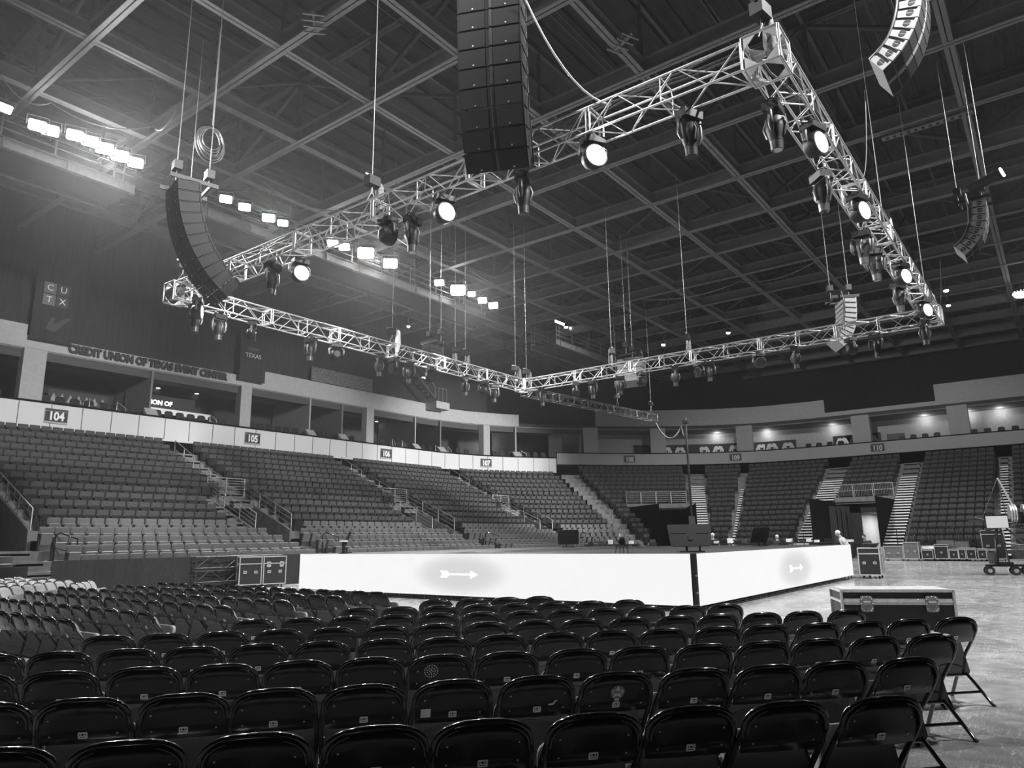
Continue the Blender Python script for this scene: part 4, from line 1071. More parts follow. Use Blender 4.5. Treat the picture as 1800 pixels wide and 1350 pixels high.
hoist(TX0-.0, TY1-.2, TZ+.75, 'chain hoist above the left truss corner block', .0)
t = thing('motor_control_box', 'small grey control panel box tilted on the left truss corner', 'control box', (TX0+.15, TY1-.75, TZ+.33), .3)
MB().box((0, 0, .22), (.5, .06, .42)).obj('panel', M_fixgrey, t); MB().prism(rrect(.5, .42, .03, 2), -.045, -.03, lambda u, v, w_: (u, w_, v+.22)).obj('faceplate', M_white, t)
for i in range(6): MB().cyl((-.14+.14*(i % 3), -.05, .30-.15*(i//3)), .03, .02, 'y', 8).obj('socket', M_ink, t)
xq = aty(690, 560, TY1).x; hoist(xq, TY1, TZ+.7, 'chain hoist with pale bag on the left far truss, left of its middle', .75, bagm=M_plate)
for px, l in ((800, 'first of two paired hoists right of the pale bag on the left far truss'), (818, 'second of two paired hoists right of the pale bag on the left far truss')):
    hoist(aty(px, 600, TY1).x, TY1, TZ+.7, l, .5)
for px, l in ((906, 'left hoist of the pair at the far middle corner'), (925, 'right hoist of the pair at the far middle corner')):
    hoist(aty(px, 640, TY1).x, TY1, TZ+.65, l, .6)
for px, l in ((1074, 'chain hoist above the far truss, right of the middle corner'), (1208, 'chain hoist with bags above the middle of the far truss')):
    hoist(TX1, atx(px, 600, TX1).y, TZ+.8, l, .7)
hoist(aty(1545, 330, TY0).x, TY0, TZ+.7, 'chain hoist with white cable tail on the right truss', .5, bagm=M_plate)
hoist(TX1-.1, TY0+.1, TZ+.7, 'chain hoist over the right far truss corner', .4)
hoist(40.5, 22.0, 10.35, 'chain hoist with ring and forked sling on the dark cable bridge', .0)
hoist(45.3, 22.0, 10.55, 'chain hoist at the outer end of the dark cable bridge', .0)
# moving heads and washes
def spot_proto():
    t = thing('spot_light', 'x', 'moving light', (0, 0, 0), group='moving heads under the flown truss')
    mb = MB(); mb.box((0, 0, -.11), (.40, .28, .15), taper=(1.05, 1.05)); mb.tube([(-.15, -.16, -.03), (-.15, 0, .04), (-.15, .16, -.03)], .02, 5); mb.tube([(.15, -.16, -.03), (.15, 0, .04), (.15, .16, -.03)], .02, 5); mb.obj('base', M_blackbox, t)
    mb = MB(); mb.tube([(-.2, 0, -.19), (-.24, 0, -.28), (-.24, 0, -.50), (-.2, 0, -.60)], [.03, .045, .05, .03], 8); mb.tube([(.2, 0, -.19), (.24, 0, -.28), (.24, 0, -.50), (.2, 0, -.60)], [.03, .045, .05, .03], 8); mb.box((0, 0, -.20), (.46, .12, .05)); mb.obj('yoke', M_fixgrey, t)
    h = MB().tube([(0, 0, -.26), (0, 0, -.30), (0, 0, -.50), (0, 0, -.66), (0, 0, -.74)], [.08, .15, .165, .125, .118], 14).obj('head', M_blackbox, t)
    mb = MB(); mb.tube([(0, -.13, -.3), (0, -.19, -.45), (0, -.13, -.64)], .035, 6); mb.tube([(0, .13, -.3), (0, .19, -.45), (0, .13, -.64)], .035, 6); mb.obj('handle', M_fixgrey, h)
    MB().tube([(0, 0, -.74), (0, 0, -.90)], [.115, .105], 14).obj('lens_barrel', M_fixgrey, t)
    MB().cyl((0, 0, -.895), .085, .02, n=14).obj('lens', M_glass, t)
    return t
def wash_proto(lens, cells):
    t = thing('wash_light', 'x', 'moving light', (0, 0, 0), group='round wash lights under the flown truss')
    mb = MB(); mb.box((0, 0, -.07), (.44, .30, .13), taper=(.95, .95)); mb.obj('base', M_blackbox, t)
    mb = MB()
    for sx in (-1, 1): mb.tube([(sx*.0, 0, -.14), (sx*.16, 0, -.14), (sx*.27, 0, -.22), (sx*.28, 0, -.42)], [.035, .035, .045, .04], 8)
    mb.obj('yoke', M_fixgrey, t)
    h = MB().tube([(0, .17, -.42), (0, .12, -.42), (0, -.06, -.42), (0, -.14, -.42)], [.12, .20, .235, .235], 18).obj('head', M_blackbox, t)
    MB().tube([(0, -.135, -.42), (0, -.15, -.42)], [.21, .205], 20).obj('lens', lens, h)
    if cells:
        mb = MB()
        for rr, nn in ((0, 1), (.07, 6), (.14, 12)):
            for i in range(nn): a = 2*math.pi*i/nn; mb.cyl((rr*math.cos(a), -.155, -.42+rr*math.sin(a)), .026, .012, 'y', 8)
        mb.obj('led_cell', M_cell, h)
    return t
SP0 = spot_proto(); WOFF = wash_proto(M_glass, False); WDIM = wash_proto(M_dim, True); WON = wash_proto(mat('bright_wash_face', .9, .4, emit=25), False)
used = {}
def put_light(kind, p, yaw, label, rot=None):
    src = {'s': SP0, 'w': WOFF, 'd': WDIM, 'o': WON}[kind]
    if kind not in used: used[kind] = 1; src.location = p; src.rotation_euler = rot or (0, 0, yaw); src['label'] = label; return src
    return dup(src, p, yaw if rot is None else None, label, rot=rot)
ZB = TZ-TH-.06
KN = {'s': 'black moving head spot', 'w': 'black unlit wash light', 'd': 'wash light with pale LED face', 'o': 'blazing white wash light'}
near = [(475, 's', .3), (508, 'd', -.25), (683, 'w', 1.5), (712, 's', .2), (785, 'd', -.35), (912, 's', .4), (1052, 'o', -.55), (1212, 's', 2.7)]
for i, (px, k, yaw) in enumerate(near):
    y = atx(px, 675+(px-860)*-.43-200, TX0).y; p = atx(px, 300, TX0); put_light(k, (TX0+(.2 if i % 2 else -.1), y, ZB), yaw, KN[k]+', %s from the left under the near left truss' % nth(i+1))
right_ = [(1388, 205, 's'), (1462, 240, 'd'), (1462, 325, 's'), (1525, 365, 'd'), (1530, 425, 's'), (1555, 455, 's'), (1605, 480, 'd'), (1592, 515, 's'), (1643, 540, 'd'), (1626, 580, 's')]
for i, (px, py, k) in enumerate(right_):
    p = atz(px, py, ZB-.35); x = max(TX0+.6, min(TX1-.2, aty(px, py, TY0).x)); x = max(TX0+.6, min(TX1-.1, p.x))
    put_light(k, (x, TY0+(.22 if k == 's' else -.15), ZB), (-.30-.03*i) if k == 'd' else .4*i, KN[k]+', %s counting away along the right truss' % nth(i+1))
far_ = [(952, 's'), (1010, 'w'), (1040, 's'), (1088, 's'), (1126, 'w'), (1185, 's'), (1228, 'w'), (1245, 's'), (1333, 'w'), (1398, 's'), (1497, 'w'), (1542, 's')]
for i, (px, k) in enumerate(far_):
    put_light(k, (TX1, atx(px, 620, TX1).y, ZB), .7*i, KN[k]+', %s from the left under the far truss' % nth(i+1))
lf = [(383, 's'), (442, 'w'), (546, 's'), (592, 'w'), (668, 's'), (693, 'w'), (720, 's'), (757, 'w'), (818, 's'), (850, 'w'), (868, 's')]
for i, (px, k) in enumerate(lf):
    put_light(k, (aty(px, 600, TY1).x, TY1, ZB), .9*i, KN[k]+', %s from the left under the left far truss' % nth(i+1))
put_light('d', (TX0+.2, TY1-.9, ZB), .9, 'wash light seen edge-on beneath the left truss corner')
put_light('s', (TX0+.5, TY1-.3, ZB), .2, 'black moving head spot beside the left truss corner block')
# line arrays
def line_array(name, pos, ang, n, dims, angs, label, side, ports, chains=2, grille2=True):
    """front looks along heading ang (degrees, plan); pos = middle of the top front edge"""
    w_, h, d = dims; t = thing('line_array', label, 'line array speaker', pos, R_(ang)-math.pi/2)
    y, z = 0., 0.; th = 0
    for i in range(n):
        th = R_(angs[min(i, len(angs)-1)])
        # box local: front edge top at (y,z), tilt th: down direction turned toward the back
        dn = Vector((0, -math.sin(th), -math.cos(th))); bk = Vector((0, -math.cos(th), math.sin(th)))
        o = Vector((0, y, z)); mb = MB(); hb = h*.80; g = .012
        def C(u, a, b_): return o+Vector((u, 0, 0))+dn*a+bk*b_
        V = [C(-w_/2, g, 0), C(w_/2, g, 0), C(w_/2, h-g, 0), C(-w_/2, h-g, 0), C(-w_/2, (h-hb)/2+g, d), C(w_/2, (h-hb)/2+g, d), C(w_/2, (h+hb)/2-g, d), C(-w_/2, (h+hb)/2-g, d)]
        mb.add(V, [(4, 5, 6, 7), (0, 4, 7, 3), (5, 1, 2, 6), (0, 1, 5, 4), (3, 7, 6, 2), (1, 0, 3, 2)])
        cab = mb.obj('speaker_cabinet', side, t)
        mb = MB()
        for sx in (-1, 1):
            a0, a1 = (.06*w_, .47*w_) if sx > 0 else (-.47*w_, -.06*w_)
            f = lambda u, v, ww: C(u, v, -ww)
            mb.add([f(a0, .02, .012), f(a1, .02, .012), f(a1, h-.02, .012), f(a0, h-.02, .012), f(a0, .02, -.0), f(a1, .02, 0), f(a1, h-.02, 0), f(a0, h-.02, 0)], [(3, 2, 1, 0), (0, 1, 5, 4), (2, 3, 7, 6), (1, 2, 6, 5), (3, 0, 4, 7)])
        mb.obj('grille', M_spkgrille, cab)
        if grille2:
            mb = MB(); mb.add([C(-.055*w_, .02, -.02), C(-.02*w_, .02, -.035), C(-.02*w_, h-.02, -.035), C(-.055*w_, h-.02, -.02)], [(3, 2, 1, 0)])
            mb.add([C(-.02*w_, .02, -.035), C(.0, .02, -.01), C(.0, h-.02, -.01), C(-.02*w_, h-.02, -.035)], [(3, 2, 1, 0)]); mb.obj('horn_strip', M_fixgrey, cab)
            mb = MB()
            for uu in (-.27*w_, .25*w_): mb.prism(rrect(.03, .03, .004, 1), 0, .008, lambda u, v, ww: C(uu+u, h-.06+v, -.012-ww))
            mb.obj('badge', M_edge, cab)
        if ports:
            mb = MB()
            for sx in (-1, 1):
                for hs in (0, 1):
                    P = [(.30*h*math.cos(a), .30*h*math.sin(a)) for a in np.linspace(R_(10), R_(170), 9)]
                    P = [(u, v) if hs == 0 else (u, -v) for u, v in P]
                    mb.prism(P if hs else P[::-1], 0, .006, lambda u, v, ww: C(sx*(w_/2+.001+ww), h*.5+v, d*.38+u))
            mb.obj('port_handle', M_ink, cab)
        for sx in (-1, 1):
            MB().tube([C(sx*(w_/2+.01), .03, .05), C(sx*(w_/2+.012), .02, d*.5), C(sx*(w_/2+.01), .03, d*.93), C(sx*(w_/2+.01), h-.05, d*.9)], .014, 5).obj('rigging_bar', M_blackbox, cab)
        e = o+dn*h; y, z = e.y, e.z
    mb = MB()
    for sx in (-1, 1): mb.box((sx*w_*.42, -d*.75, .09), (.05, d*2.1, .12))
    mb.box((0, -.1, .09), (w_*.84, .06, .08)); mb.box((0, -d*1.5, .09), (w_*.84, .06, .08)); mb.obj('flying_frame', M_blackbox, t)
    mb = MB(); ztop = ZR-pos[2]
    for yy in (-.1, -d*1.6): mb.tube([(0, yy, .15), (0, yy, ztop)], .014, 4)
    mb.obj('lift_chain', M_chain, t)
    for yy in (-.1, -d*1.6): MB().box((0, yy, .62), (.3, .22, .26)).obj('motor_body', M_blackbox, t)
    # cable loom hanging behind the cabinets
    mb = MB(); pts = [(w_*.52, -d*1.1, .3)]; yy, zz = 0., 0.
    for i in range(n):
        th = R_(angs[min(i, len(angs)-1)]); pts.append((w_*.52+.03*rng.normal(), yy-math.cos(th)*(d+.02), zz+math.sin(th)*d-h*.3)); yy -= math.sin(th)*h; zz -= math.cos(th)*h
    mb.tube(pts, .03, 5); mb.obj('cable_loom', M_cable, t)
    return t
ANG9 = [0, 0, 1, 2, 4, 7, 11, 15, 20, 26, 32]
bp = atx(880, 20, 9.5)
line_array('line_array', (9.42, 7.52, 12.75), 205, 11, (1.24, .395, .62), [0, 0, 1, 2, 3, 5, 8, 12, 17, 23, 30], 'big dark line array with two columns of grilles, hanging top centre', M_spkdark, False)
pt = aty(318, 300, 18.6)
line_array('line_array', (pt.x-.15, 18.75, pt.z-.45), 168, 11, (1.15, .33, .62), [5, 8, 12, 16, 21, 26, 31, 36, 41, 46, 50], 'curved line array at left seen from its ribbed side, beside the bright catwalk lamps', M_spkdark, False)
line_array('line_array', (17.8, .95, 14.2), -90, 9, (1.3, .27, .5), [3, 7, 12, 18, 25, 32, 40, 48, 56], 'curved line array with pale ported side at the top right edge', M_spkside, True, grille2=False)
line_array('line_array', (28.4, .72, 12.75), -90, 8, (.95, .27, .5), [2, 5, 10, 17, 26, 36, 45, 52], 'smaller curved line array with pale ported side, far right under two hoists', M_spkside, True, grille2=False)
line_array('line_array', (33.6, 6.3, 11.75), -60, 10, (1.15, .24, .55), [2, 3, 5, 8, 12, 17, 24, 32, 40, 46], 'ribbed line array hanging behind the far truss, right of centre', M_spkside, False, grille2=False)
line_array('line_array', (35.6, 18.2, 11.4), 5, 5, (1.45, .34, .62), [0, 4, 9, 15, 22], 'wide line array seen from behind, hanging behind the far truss left of its middle', M_spkside, False, grille2=False)
line_array('line_array', (25.4, 24.3, 11.1), 95, 6, (1.0, .26, .5), [3, 8, 14, 20, 27, 34], 'small line array partly hidden behind the left far truss', M_spkdark, False, grille2=False)
# far round roof lamps
def roof_lamp(px, py, z, r, on, label):
    p = atz(px, py, z); t = thing('roof_lamp', label, 'lamp', p, group='round roof lamps')
    MB().cyl((0, 0, .16), r*1.1, .28, n=14, r2=r*.6).obj('housing', M_blackbox, t); MB().ball((0, 0, 0), r, 14, 8, 0, (1, 1, .6)).obj('lens', M_lamp if on else M_lampsoft, t)
    MB().bar((0, 0, .3), (0, 0, ZR-z), .02).obj('stem', M_cat, t)
for i, (px, py, r, on) in enumerate(((718, 574, .12, 1), (995, 575, .16, 1), (1166, 606, .17, 1), (1280, 585, .17, 1), (1663, 511, .16, 1), (1667, 537, .14, 1), (1795, 516, .5, 1))):
    roof_lamp(px, py, 17.9, r, on, 'glowing round roof lamp, %s from the left%s' % (nth(i+1), ', dazzling at the right edge' if i == 6 else ''))
t = thing('followspot', 'black cylinder spotlight with lit front above the small right array', 'spotlight', (27.6, 1.35, 14.05), -1.8)
p = atx(1735, 322, 27.6); t.location = (27.6, p.y, p.z)
MB().tube([(-.55, 0, -.02), (.45, 0, .2)], .16, 14).obj('body', M_blackbox, t); MB().tube([(.45, 0, .2), (.49, 0, .21)], .165, 14).obj('lens', M_lamp, t); MB().bar((0, 0, .1), (0, 0, ZR-p.z), .015).obj('chain', M_chain, t)
# swags of cable in the roof and from the arrays
def swag(pts, r, label, m=M_cable, sag=.8):
    P = []; pts = [Vector(p) for p in pts]
    for a, b in zip(pts, pts[1:]):
        for i in range(9):
            u = i/9; P.append(a.lerp(b, u)-Vector((0, 0, sag*4*u*(1-u))))
    P.append(pts[-1]); return tag(MB().tube(P, r, 5).obj('hanging_cable', m), label, 'cable')
swag([(9.6, 6.8, 11.6), (TX0, 5.9, TZ+.3)], .02, 'pale cable looping from the big centre array to the near truss', M_cablew, .5)
swag([atz(0, 130, 18.0), atz(90, 180, 18.0), atz(270, 222, 18.0), atz(310, 190, 18.2)], .03, 'swagged cable in the roof above the brightest lamps', M_cat, .5)
swag([atz(463, 320, 18.2), atz(640, 365, 18.2), atz(800, 460, 18.0)], .03, 'swagged roof cable left of centre', M_cat, .7)
swag([atz(825, 475, 18.2), atz(1000, 540, 18.2), atz(1120, 525, 18.2), atz(1300, 495, 18.3), atz(1440, 455, 18.3)], .035, 'long swagged cable across the middle of the roof', M_cat, .5)
swag([(17.5, 2.45, 12.0), (17.0, 2.75, TZ+.3)], .012, 'cable dropping from the top right array to the truss', M_cable, .9)
swag([(28.2, 2.3, 11.0), (29.4, 2.7, TZ+.3)], .016, 'cable dropping from the small right array to the truss corner', M_cable, .6)
swag([(45.8, 22.0, 9.5), (47.0, 20.6, 9.2), (46.2, 19.9, 9.6)], .06, 'thick cable bundle hanging off the outer end of the cable bridge', M_cable, 1.0)
t = thing('coiled_cable', 'big coil of grey cable hanging behind the left array', 'cable coil', aty(372, 245, 20.5))
for k in range(6):
    MB().tube([((.30+.04*k)*math.cos(a), .05*(k % 3)+.04*math.sin(2*a+k), (.36+.05*k)*math.sin(a)-.03*k) for a in np.linspace(0, 2*math.pi, 29)[:-1]], .02, 5, closed=True).obj('loop', M_cable, t)
MB().tube([(0, 0, .5), (0, 0, ZR-t.location.z)], .02, 4).obj('tie', M_cat, t)

# ================================================================== road cases and floor gear
def road_case(label, pos, yaw, w_, d, h, body=M_case, lid=.28, open_=False, castor=.09, latches=2, handles=2, top=None, group=None, rivets=False, ends=False):
    """pos = near-left bottom corner on the floor, front along +x"""
    t = thing('road_case', label, 'road case', pos, yaw, group)
    z0 = castor; H = h-castor
    MB().box((w_/2, d/2, z0+H/2), (w_-.02, d-.02, H-.02)).obj('body', body, t)
    mb = MB(); e = .035; o = .006
    zs = [z0, z0+H]+([z0+H*(1-lid)] if lid else [])
    for z in zs:
        for a, b in (((w_/2, 0, z), (w_, e, e)), ((w_/2, d, z), (w_, e, e)), ((0, d/2, z), (e, d, e)), ((w_, d/2, z), (e, d, e))):
            mb.box((a[0], a[1], min(max(z, z0+e/2), z0+H-e/2)), b)
    for x in (0, w_):
        for y in (0, d): mb.box((x, y, z0+H/2), (e, e, H))
    mb.obj('edge_trim', M_edge, t)
    if top: MB().box((w_/2, d/2, z0+H+.002), (w_-.05, d-.05, .012)).obj('lid_top', top, t)
    if rivets:
        mb = MB()
        for i in range(22):
            for dz in (-.03, .03): mb.ball((.12+(w_-.24)*i/21, -.012, z0+H*(1-lid)+dz), .007, 6, 4)
        mb.obj('rivet_strip', M_rivet, t)
        mb = MB(); mb.box((w_/2, -.005, z0+H*(1-lid)), (w_-.06, .02, .09)); mb.box((w_/2, -.018, z0+H*(1-lid)), (w_-.06, .015, .012)); mb.obj('valance', M_edge, t)
    for i in range(latches):
        x = w_*(i+1)/(latches+1) if latches != 2 else (w_*.22, w_*.80)[i]; s_ = .12 if rivets else min(.11, w_*.12)
        l_ = MB().prism(rrect(s_*1.5, s_*2, s_*.3, 3), 0, .012, lambda u, v, ww: (x+u, -.02-ww, z0+H*(1-(lid or .4))-.03+v)).obj('butterfly_latch', M_spkside if rivets else M_edge, t)
        MB().prism(rrect(s_*.9, s_*.6, s_*.1, 2), .012, .03, lambda u, v, ww: (x+u, -.02-ww, z0+H*(1-(lid or .4))-.01+v)).obj('twist_tab', M_rivet, l_)
        if rivets:
            mb = MB()
            for a_ in range(12): mb.ball((x+s_*.66*math.copysign(abs(math.cos(a_*math.pi/6))**.6, math.cos(a_*math.pi/6)), -.034, z0+H*(1-lid)-.03+s_*.88*math.copysign(abs(math.sin(a_*math.pi/6))**.6, math.sin(a_*math.pi/6))), .008, 6, 4)
            mb.prism(rrect(s_*.9, .014, .004, 1), .03, .036, lambda u, v, ww: (x+u, -.02-ww, z0+H*(1-lid)+v)); mb.obj('rivet_ring', M_white, l_)
    for i in range(handles):
        x = w_*((.25, .75)[i] if handles == 2 else .5)
        h_ = MB().prism(rrect(.16*min(1, w_), .10, .02, 2), 0, .008, lambda u, v, ww: (x+u, -.012-ww, z0+H*.45+v)).obj('recess_handle', M_edge, t)
        MB().box((x, -.024, z0+H*.45), (.10*min(1, w_), .012, .03)).obj('grip', M_ink, h_)
    for x in (.1, w_-.1):
        for y in (.1, d-.1):
            c_ = MB().box((x, y, z0-.012), (.09, .09, .02)).obj('castor', M_edge, t); MB().cyl((x, y, (z0-.02)/2), (z0-.02)/2, .035, 'x', 12).obj('wheel', M_rubber, c_)
    return t
q0, q1 = atz(1478, 1037, .75), atz(1675, 1037, .75); yw = math.atan2(q1.y-q0.y, q1.x-q0.x)
road_case('large black road case with riveted aluminium band and two butterfly latches behind the right chairs', (q0.x, q0.y, 0), yw, (q1-q0).length, .85, .75, lid=.28, top=M_castop, rivets=True, castor=.12, handles=0)
t = thing('fluorescent_tube', 'pale thin tube lying across two chair backs at right', 'tube', tuple(Vector(special[(3, 0)].location)+Vector((-.25, -.02, .79))))
e1, e2 = atz(1638, 1112, .80), atz(1668, 1117, .80)
t.location = e1; t.rotation_euler = (0, 0, math.atan2((e2-e1).y, (e2-e1).x)); MB().box(((e2-e1).length/2, 0, 0), ((e2-e1).length, .025, .012)).obj('stick', M_white, t)
SCX = atz(1502, 1019, 0)
road_case('black road case with white edging beside the far right stage corner, cable coil on top', (30.0, 6.45, 0), -math.pi/2+.12, .72, .62, 1.12, lid=.22, castor=.12, latches=0)
road_case('second black road case with pale end behind the stage corner case', (30.75, 6.40, 0), -math.pi/2+.12, .62, .60, 1.12, lid=.22, castor=.12, latches=1, handles=1)
t = thing('cable_heap', 'heap of black cable on the road case at the stage corner', 'cable', (30.4, 6.05, 1.12))
for k in range(5): MB().tube([((.14+.03*k)*math.cos(a), (.2+.02*k)*math.sin(a), .03+.03*k+.01*math.sin(3*a)) for a in np.linspace(0, 2*math.pi, 21)[:-1]], .02, 5, closed=True).obj('loop', M_cable, t)
LC = atz(413, 1031, 0)
road_case('left road case of the pair standing before the grey skirt', (15.9, 24.68, 0), -.42, .78, .62, 1.13, lid=.26, castor=.10, latches=0)
road_case('right road case of the pair standing before the grey skirt, with latches', (16.68, 24.33, 0), -.30, .84, .62, 1.13, lid=.26, castor=.10)
t = thing('truss_stack', 'stack of dark truss pieces on a wheeled dolly before the grey skirt', 'truss stack', (14.6, 25.62, 0), -.12)
for zz in (.45, .95):
    mb = MB(); truss_section((0, 0, zz), (3.4, 0, zz), mb, .2, .022, .012, 6); mb.obj('truss_piece', M_aludark, t)
MB().box((1.7, 0, .17), (3.3, .55, .06)).obj('dolly', M_blackbox, t)
for x in (.2, 1.7, 3.2): MB().cyl((x, -.25, .07), .07, .05, 'y', 12).obj('wheel', M_rubber, t)
CASES = [(1556, 1590, 960, 986, M_casegrey, 'low plain grey case, leftmost of the far row'), (1591, 1618, 953, 986, M_casegrey, 'taller grey case with two white handles, second of the far row'),
         (1622, 1642, 965, 985, M_case, 'small black case, third of the far row'), (1645, 1669, 957, 985, M_case, 'white-edged black case standing tilted, fourth of the far row'),
         (1670, 1686, 965, 984, M_case, 'black case with stickers, fifth of the far row'), (1687, 1699, 963, 984, M_case, 'narrow white-edged case, sixth of the far row'),
         (1701, 1717, 963, 984, M_case, 'square white-edged case with cables on top, seventh of the far row'), (1721, 1736, 964, 984, M_case, 'white-edged case, last of the far row'), (1738, 1752, 965, 984, M_case, 'dark case behind the wheeled camera crane')]
CX = 50.3
for xl, xr, yt, yb_, m, lab in CASES:
    a, b = atx(xl, yb_, CX), atx(xr, yb_, CX); tp = atx(xl, yt, CX).z; wd = abs(a.y-b.y)
    road_case(lab, (CX, a.y, 0), -math.pi/2, wd*.97, .7, max(.5, tp), body=m, lid=0 if m is M_casegrey else .15, castor=.12, latches=0, handles=2 if m is M_casegrey else 1)
a = atx(1724, 940, CX+.9); road_case('upper white-edged case stacked behind the last of the far row', (CX+.9, a.y, .0), -math.pi/2, 1.1, .6, 1.75, lid=.15, castor=.12, latches=0)
for i, (x, y, s_) in enumerate(((1632, 958, .75), (1662, 948, .9), (1688, 950, .8))):
    p = atx(x, y, CX+1.0); t = thing('stacked_crate', 'dark crate lying on the far row of cases, %s from the left' % nth(i+1), 'crate', (CX+1.0, p.y, 0), group='crates behind the far cases')
    MB().box((0, 0, p.z/2), (s_*.7, s_, p.z), taper=(1, 1)).obj('body', M_casegrey if i else M_plate, t); MB().box((0, 0, p.z), (s_*.74, s_*1.04, .05)).obj('lid', M_case, t)
# camera crane on a wheeled base
cx_, cy_ = 34.2, 2.35
t = thing('camera_crane', 'wheeled camera crane with monitor, boom and round counterweights at right', 'camera crane', (cx_, cy_, 0), -math.pi/2+.25)
mb = MB(); mb.box((.35, 0, .36), (1.6, .16, .08)); mb.box((.2, 0, .44), (.5, .4, .1)); [mb.box((x, 0, .30), (.1, .5, .06)) for x in (-.35, .88, .5)]; mb.obj('chassis', M_blackbox, t)
for x in (-.35, .5, .88):
    for y in (-.13, .13):
        w1 = MB().cyl((x, y, .17), .17, .10, 'y', 20).obj('wheel', M_rubber, t); MB().cyl((x, y, .17), .08, .12, 'y', 12).obj('hub', M_edge, w1)
mb = MB(); [mb.bar(a, b, .035, 6) for a, b in (((-.1, 0, .4), (.15, 0, 2.0)), ((.35, 0, .4), (.2, 0, 2.0)), ((1.5, 0, .5), (.3, 0, 1.9)), ((.15, 0, 1.2), (1.0, 0, 1.1)))]; mb.obj('column', M_aludark, t)
MB().bar((-.05, .05, .45), (.08, .05, 1.8), .04, 8).obj('strut', M_edge, t)
mb = MB(); mb.box((.5, 0, 2.05), (2.6, .14, .12)); mb.bar((-.5, 0, 1.6), (1.6, 0, 2.2), .03); mb.bar((-.6, 0, 2.2), (1.7, 0, 1.5), .02); mb.obj('boom', M_aludark, t)
MB().bar((.85, 0, 2.35), (.38, 0, 3.7), .035, 8).obj('mast_rod', M_edge, t); mb = MB(); mb.bar((.38, 0, 3.7), (-.3, 0, 2.2), .015, 4); mb.bar((.38, 0, 3.7), (.5, 0, 2.1), .02, 4); mb.obj('stay_wire', M_aludark, t)
for k, x in enumerate((.62, .70, .78, 1.06, 1.14, 1.22)): MB().cyl((x, 0, 2.32), .34, .05, 'x', 20).obj('counterweight', M_edge, t)
MB().box((.92, 0, 2.15), (.2, .2, .45)).obj('weight_box', M_blackbox, t)
s_ = MB().box((.10, -.22, 2.0), (.78, .06, .50)).obj('monitor', M_blackbox, t); MB().box((.10, -.255, 2.0), (.72, .012, .45)).obj('screen', mat('lit_panel', .4, .5, emit=.22, noise=.03), s_)
MB().tube([(.1, -.2, 1.9), (.0, -.12, 1.6), (.0, 0, .45)], .02).obj('monitor_pole', M_blackbox, t)
MB().tube([(-.22, -.05, .42), (-.20, -.05, .85)], [.11, .14], 14).obj('bucket', M_fixgrey, t)
# barricades along the end stand
for i, (x0, x1, y) in enumerate(((1330, 1346, 938), (1352, 1370, 938), (1374, 1391, 938), (1397, 1412, 938), (1575, 1595, 930), (1606, 1628, 930), (1633, 1650, 930), (1655, 1680, 927), (1684, 1712, 926), (1262, 1285, 938))):
    xx = 54.6; a, b = atx(x0, y, xx), atx(x1, y, xx)
    rail('barricade', [Vector((xx, a.y, .55)), Vector((xx, b.y, .55))], 'dark hooped crowd rail before the end seats, %s in the row' % nth(i+1), 'hooped crowd rails', m=M_paint, h=max(.8, a.z-.55), posts=2, bars=1, infill=5 if i > 5 else 0)
for i in range(7):
    x = 30.5+i*2.1; rail('barricade', [Vector((x, 23.6, 0)), Vector((x+1.9, 23.5, 0))], 'low black crowd barrier behind the stage, %s from the left' % nth(i+1), 'crowd barriers behind the stage', m=M_blackbox, h=1.15, posts=2, bars=1, infill=14)
# tables and clutter behind the stage
for i, (px, py, xx, wd, m, lab) in enumerate(((1285, 957, 33, 1.6, M_case, 'cluttered black work table behind the stage right of the monitor'), (1400, 955, 36, 1.5, M_case, 'small work table behind the stage below the portal'), (1475, 957, 34, 2.2, M_case, 'long work table with white gear near the right stage end'), (1075, 955, 34, 3.0, M_case, 'low black equipment table behind the middle of the stage'))):
    p = atx(px, py, xx); t = thing('work_table', lab, 'table', (xx, p.y, 0), -math.pi/2)
    MB().box((0, 0, 1.28), (wd, .7, .05)).obj('table_top', m, t)
    for sx in (-1, 1): MB().box((sx*wd*.45, 0, .63), (.05, .6, 1.26)).obj('leg', M_blackbox, t)
    for k in range(5):
        bx = MB().box((-wd*.4+wd*.2*k, -.1+.1*(k % 2), 1.305+.05+.03*(k % 3)), (.18+.1*(k % 2), .2, .1+.06*(k % 3))).obj('gear_box', (M_white, M_blackbox, M_plate, M_blackbox, M_fixgrey)[(k+i) % 5])
        bx.matrix_world = Matrix.Translation((xx, p.y, 0)) @ Matrix.Rotation(-math.pi/2, 4, 'Z'); tag(bx, 'small %s gear box on the %s, %s along' % (('white', 'black', 'pale', 'dark', 'grey')[(k+i) % 5], ('cluttered table', 'table below the portal', 'long table at the right', 'low table behind mid stage')[i], nth(k+1)), 'equipment')

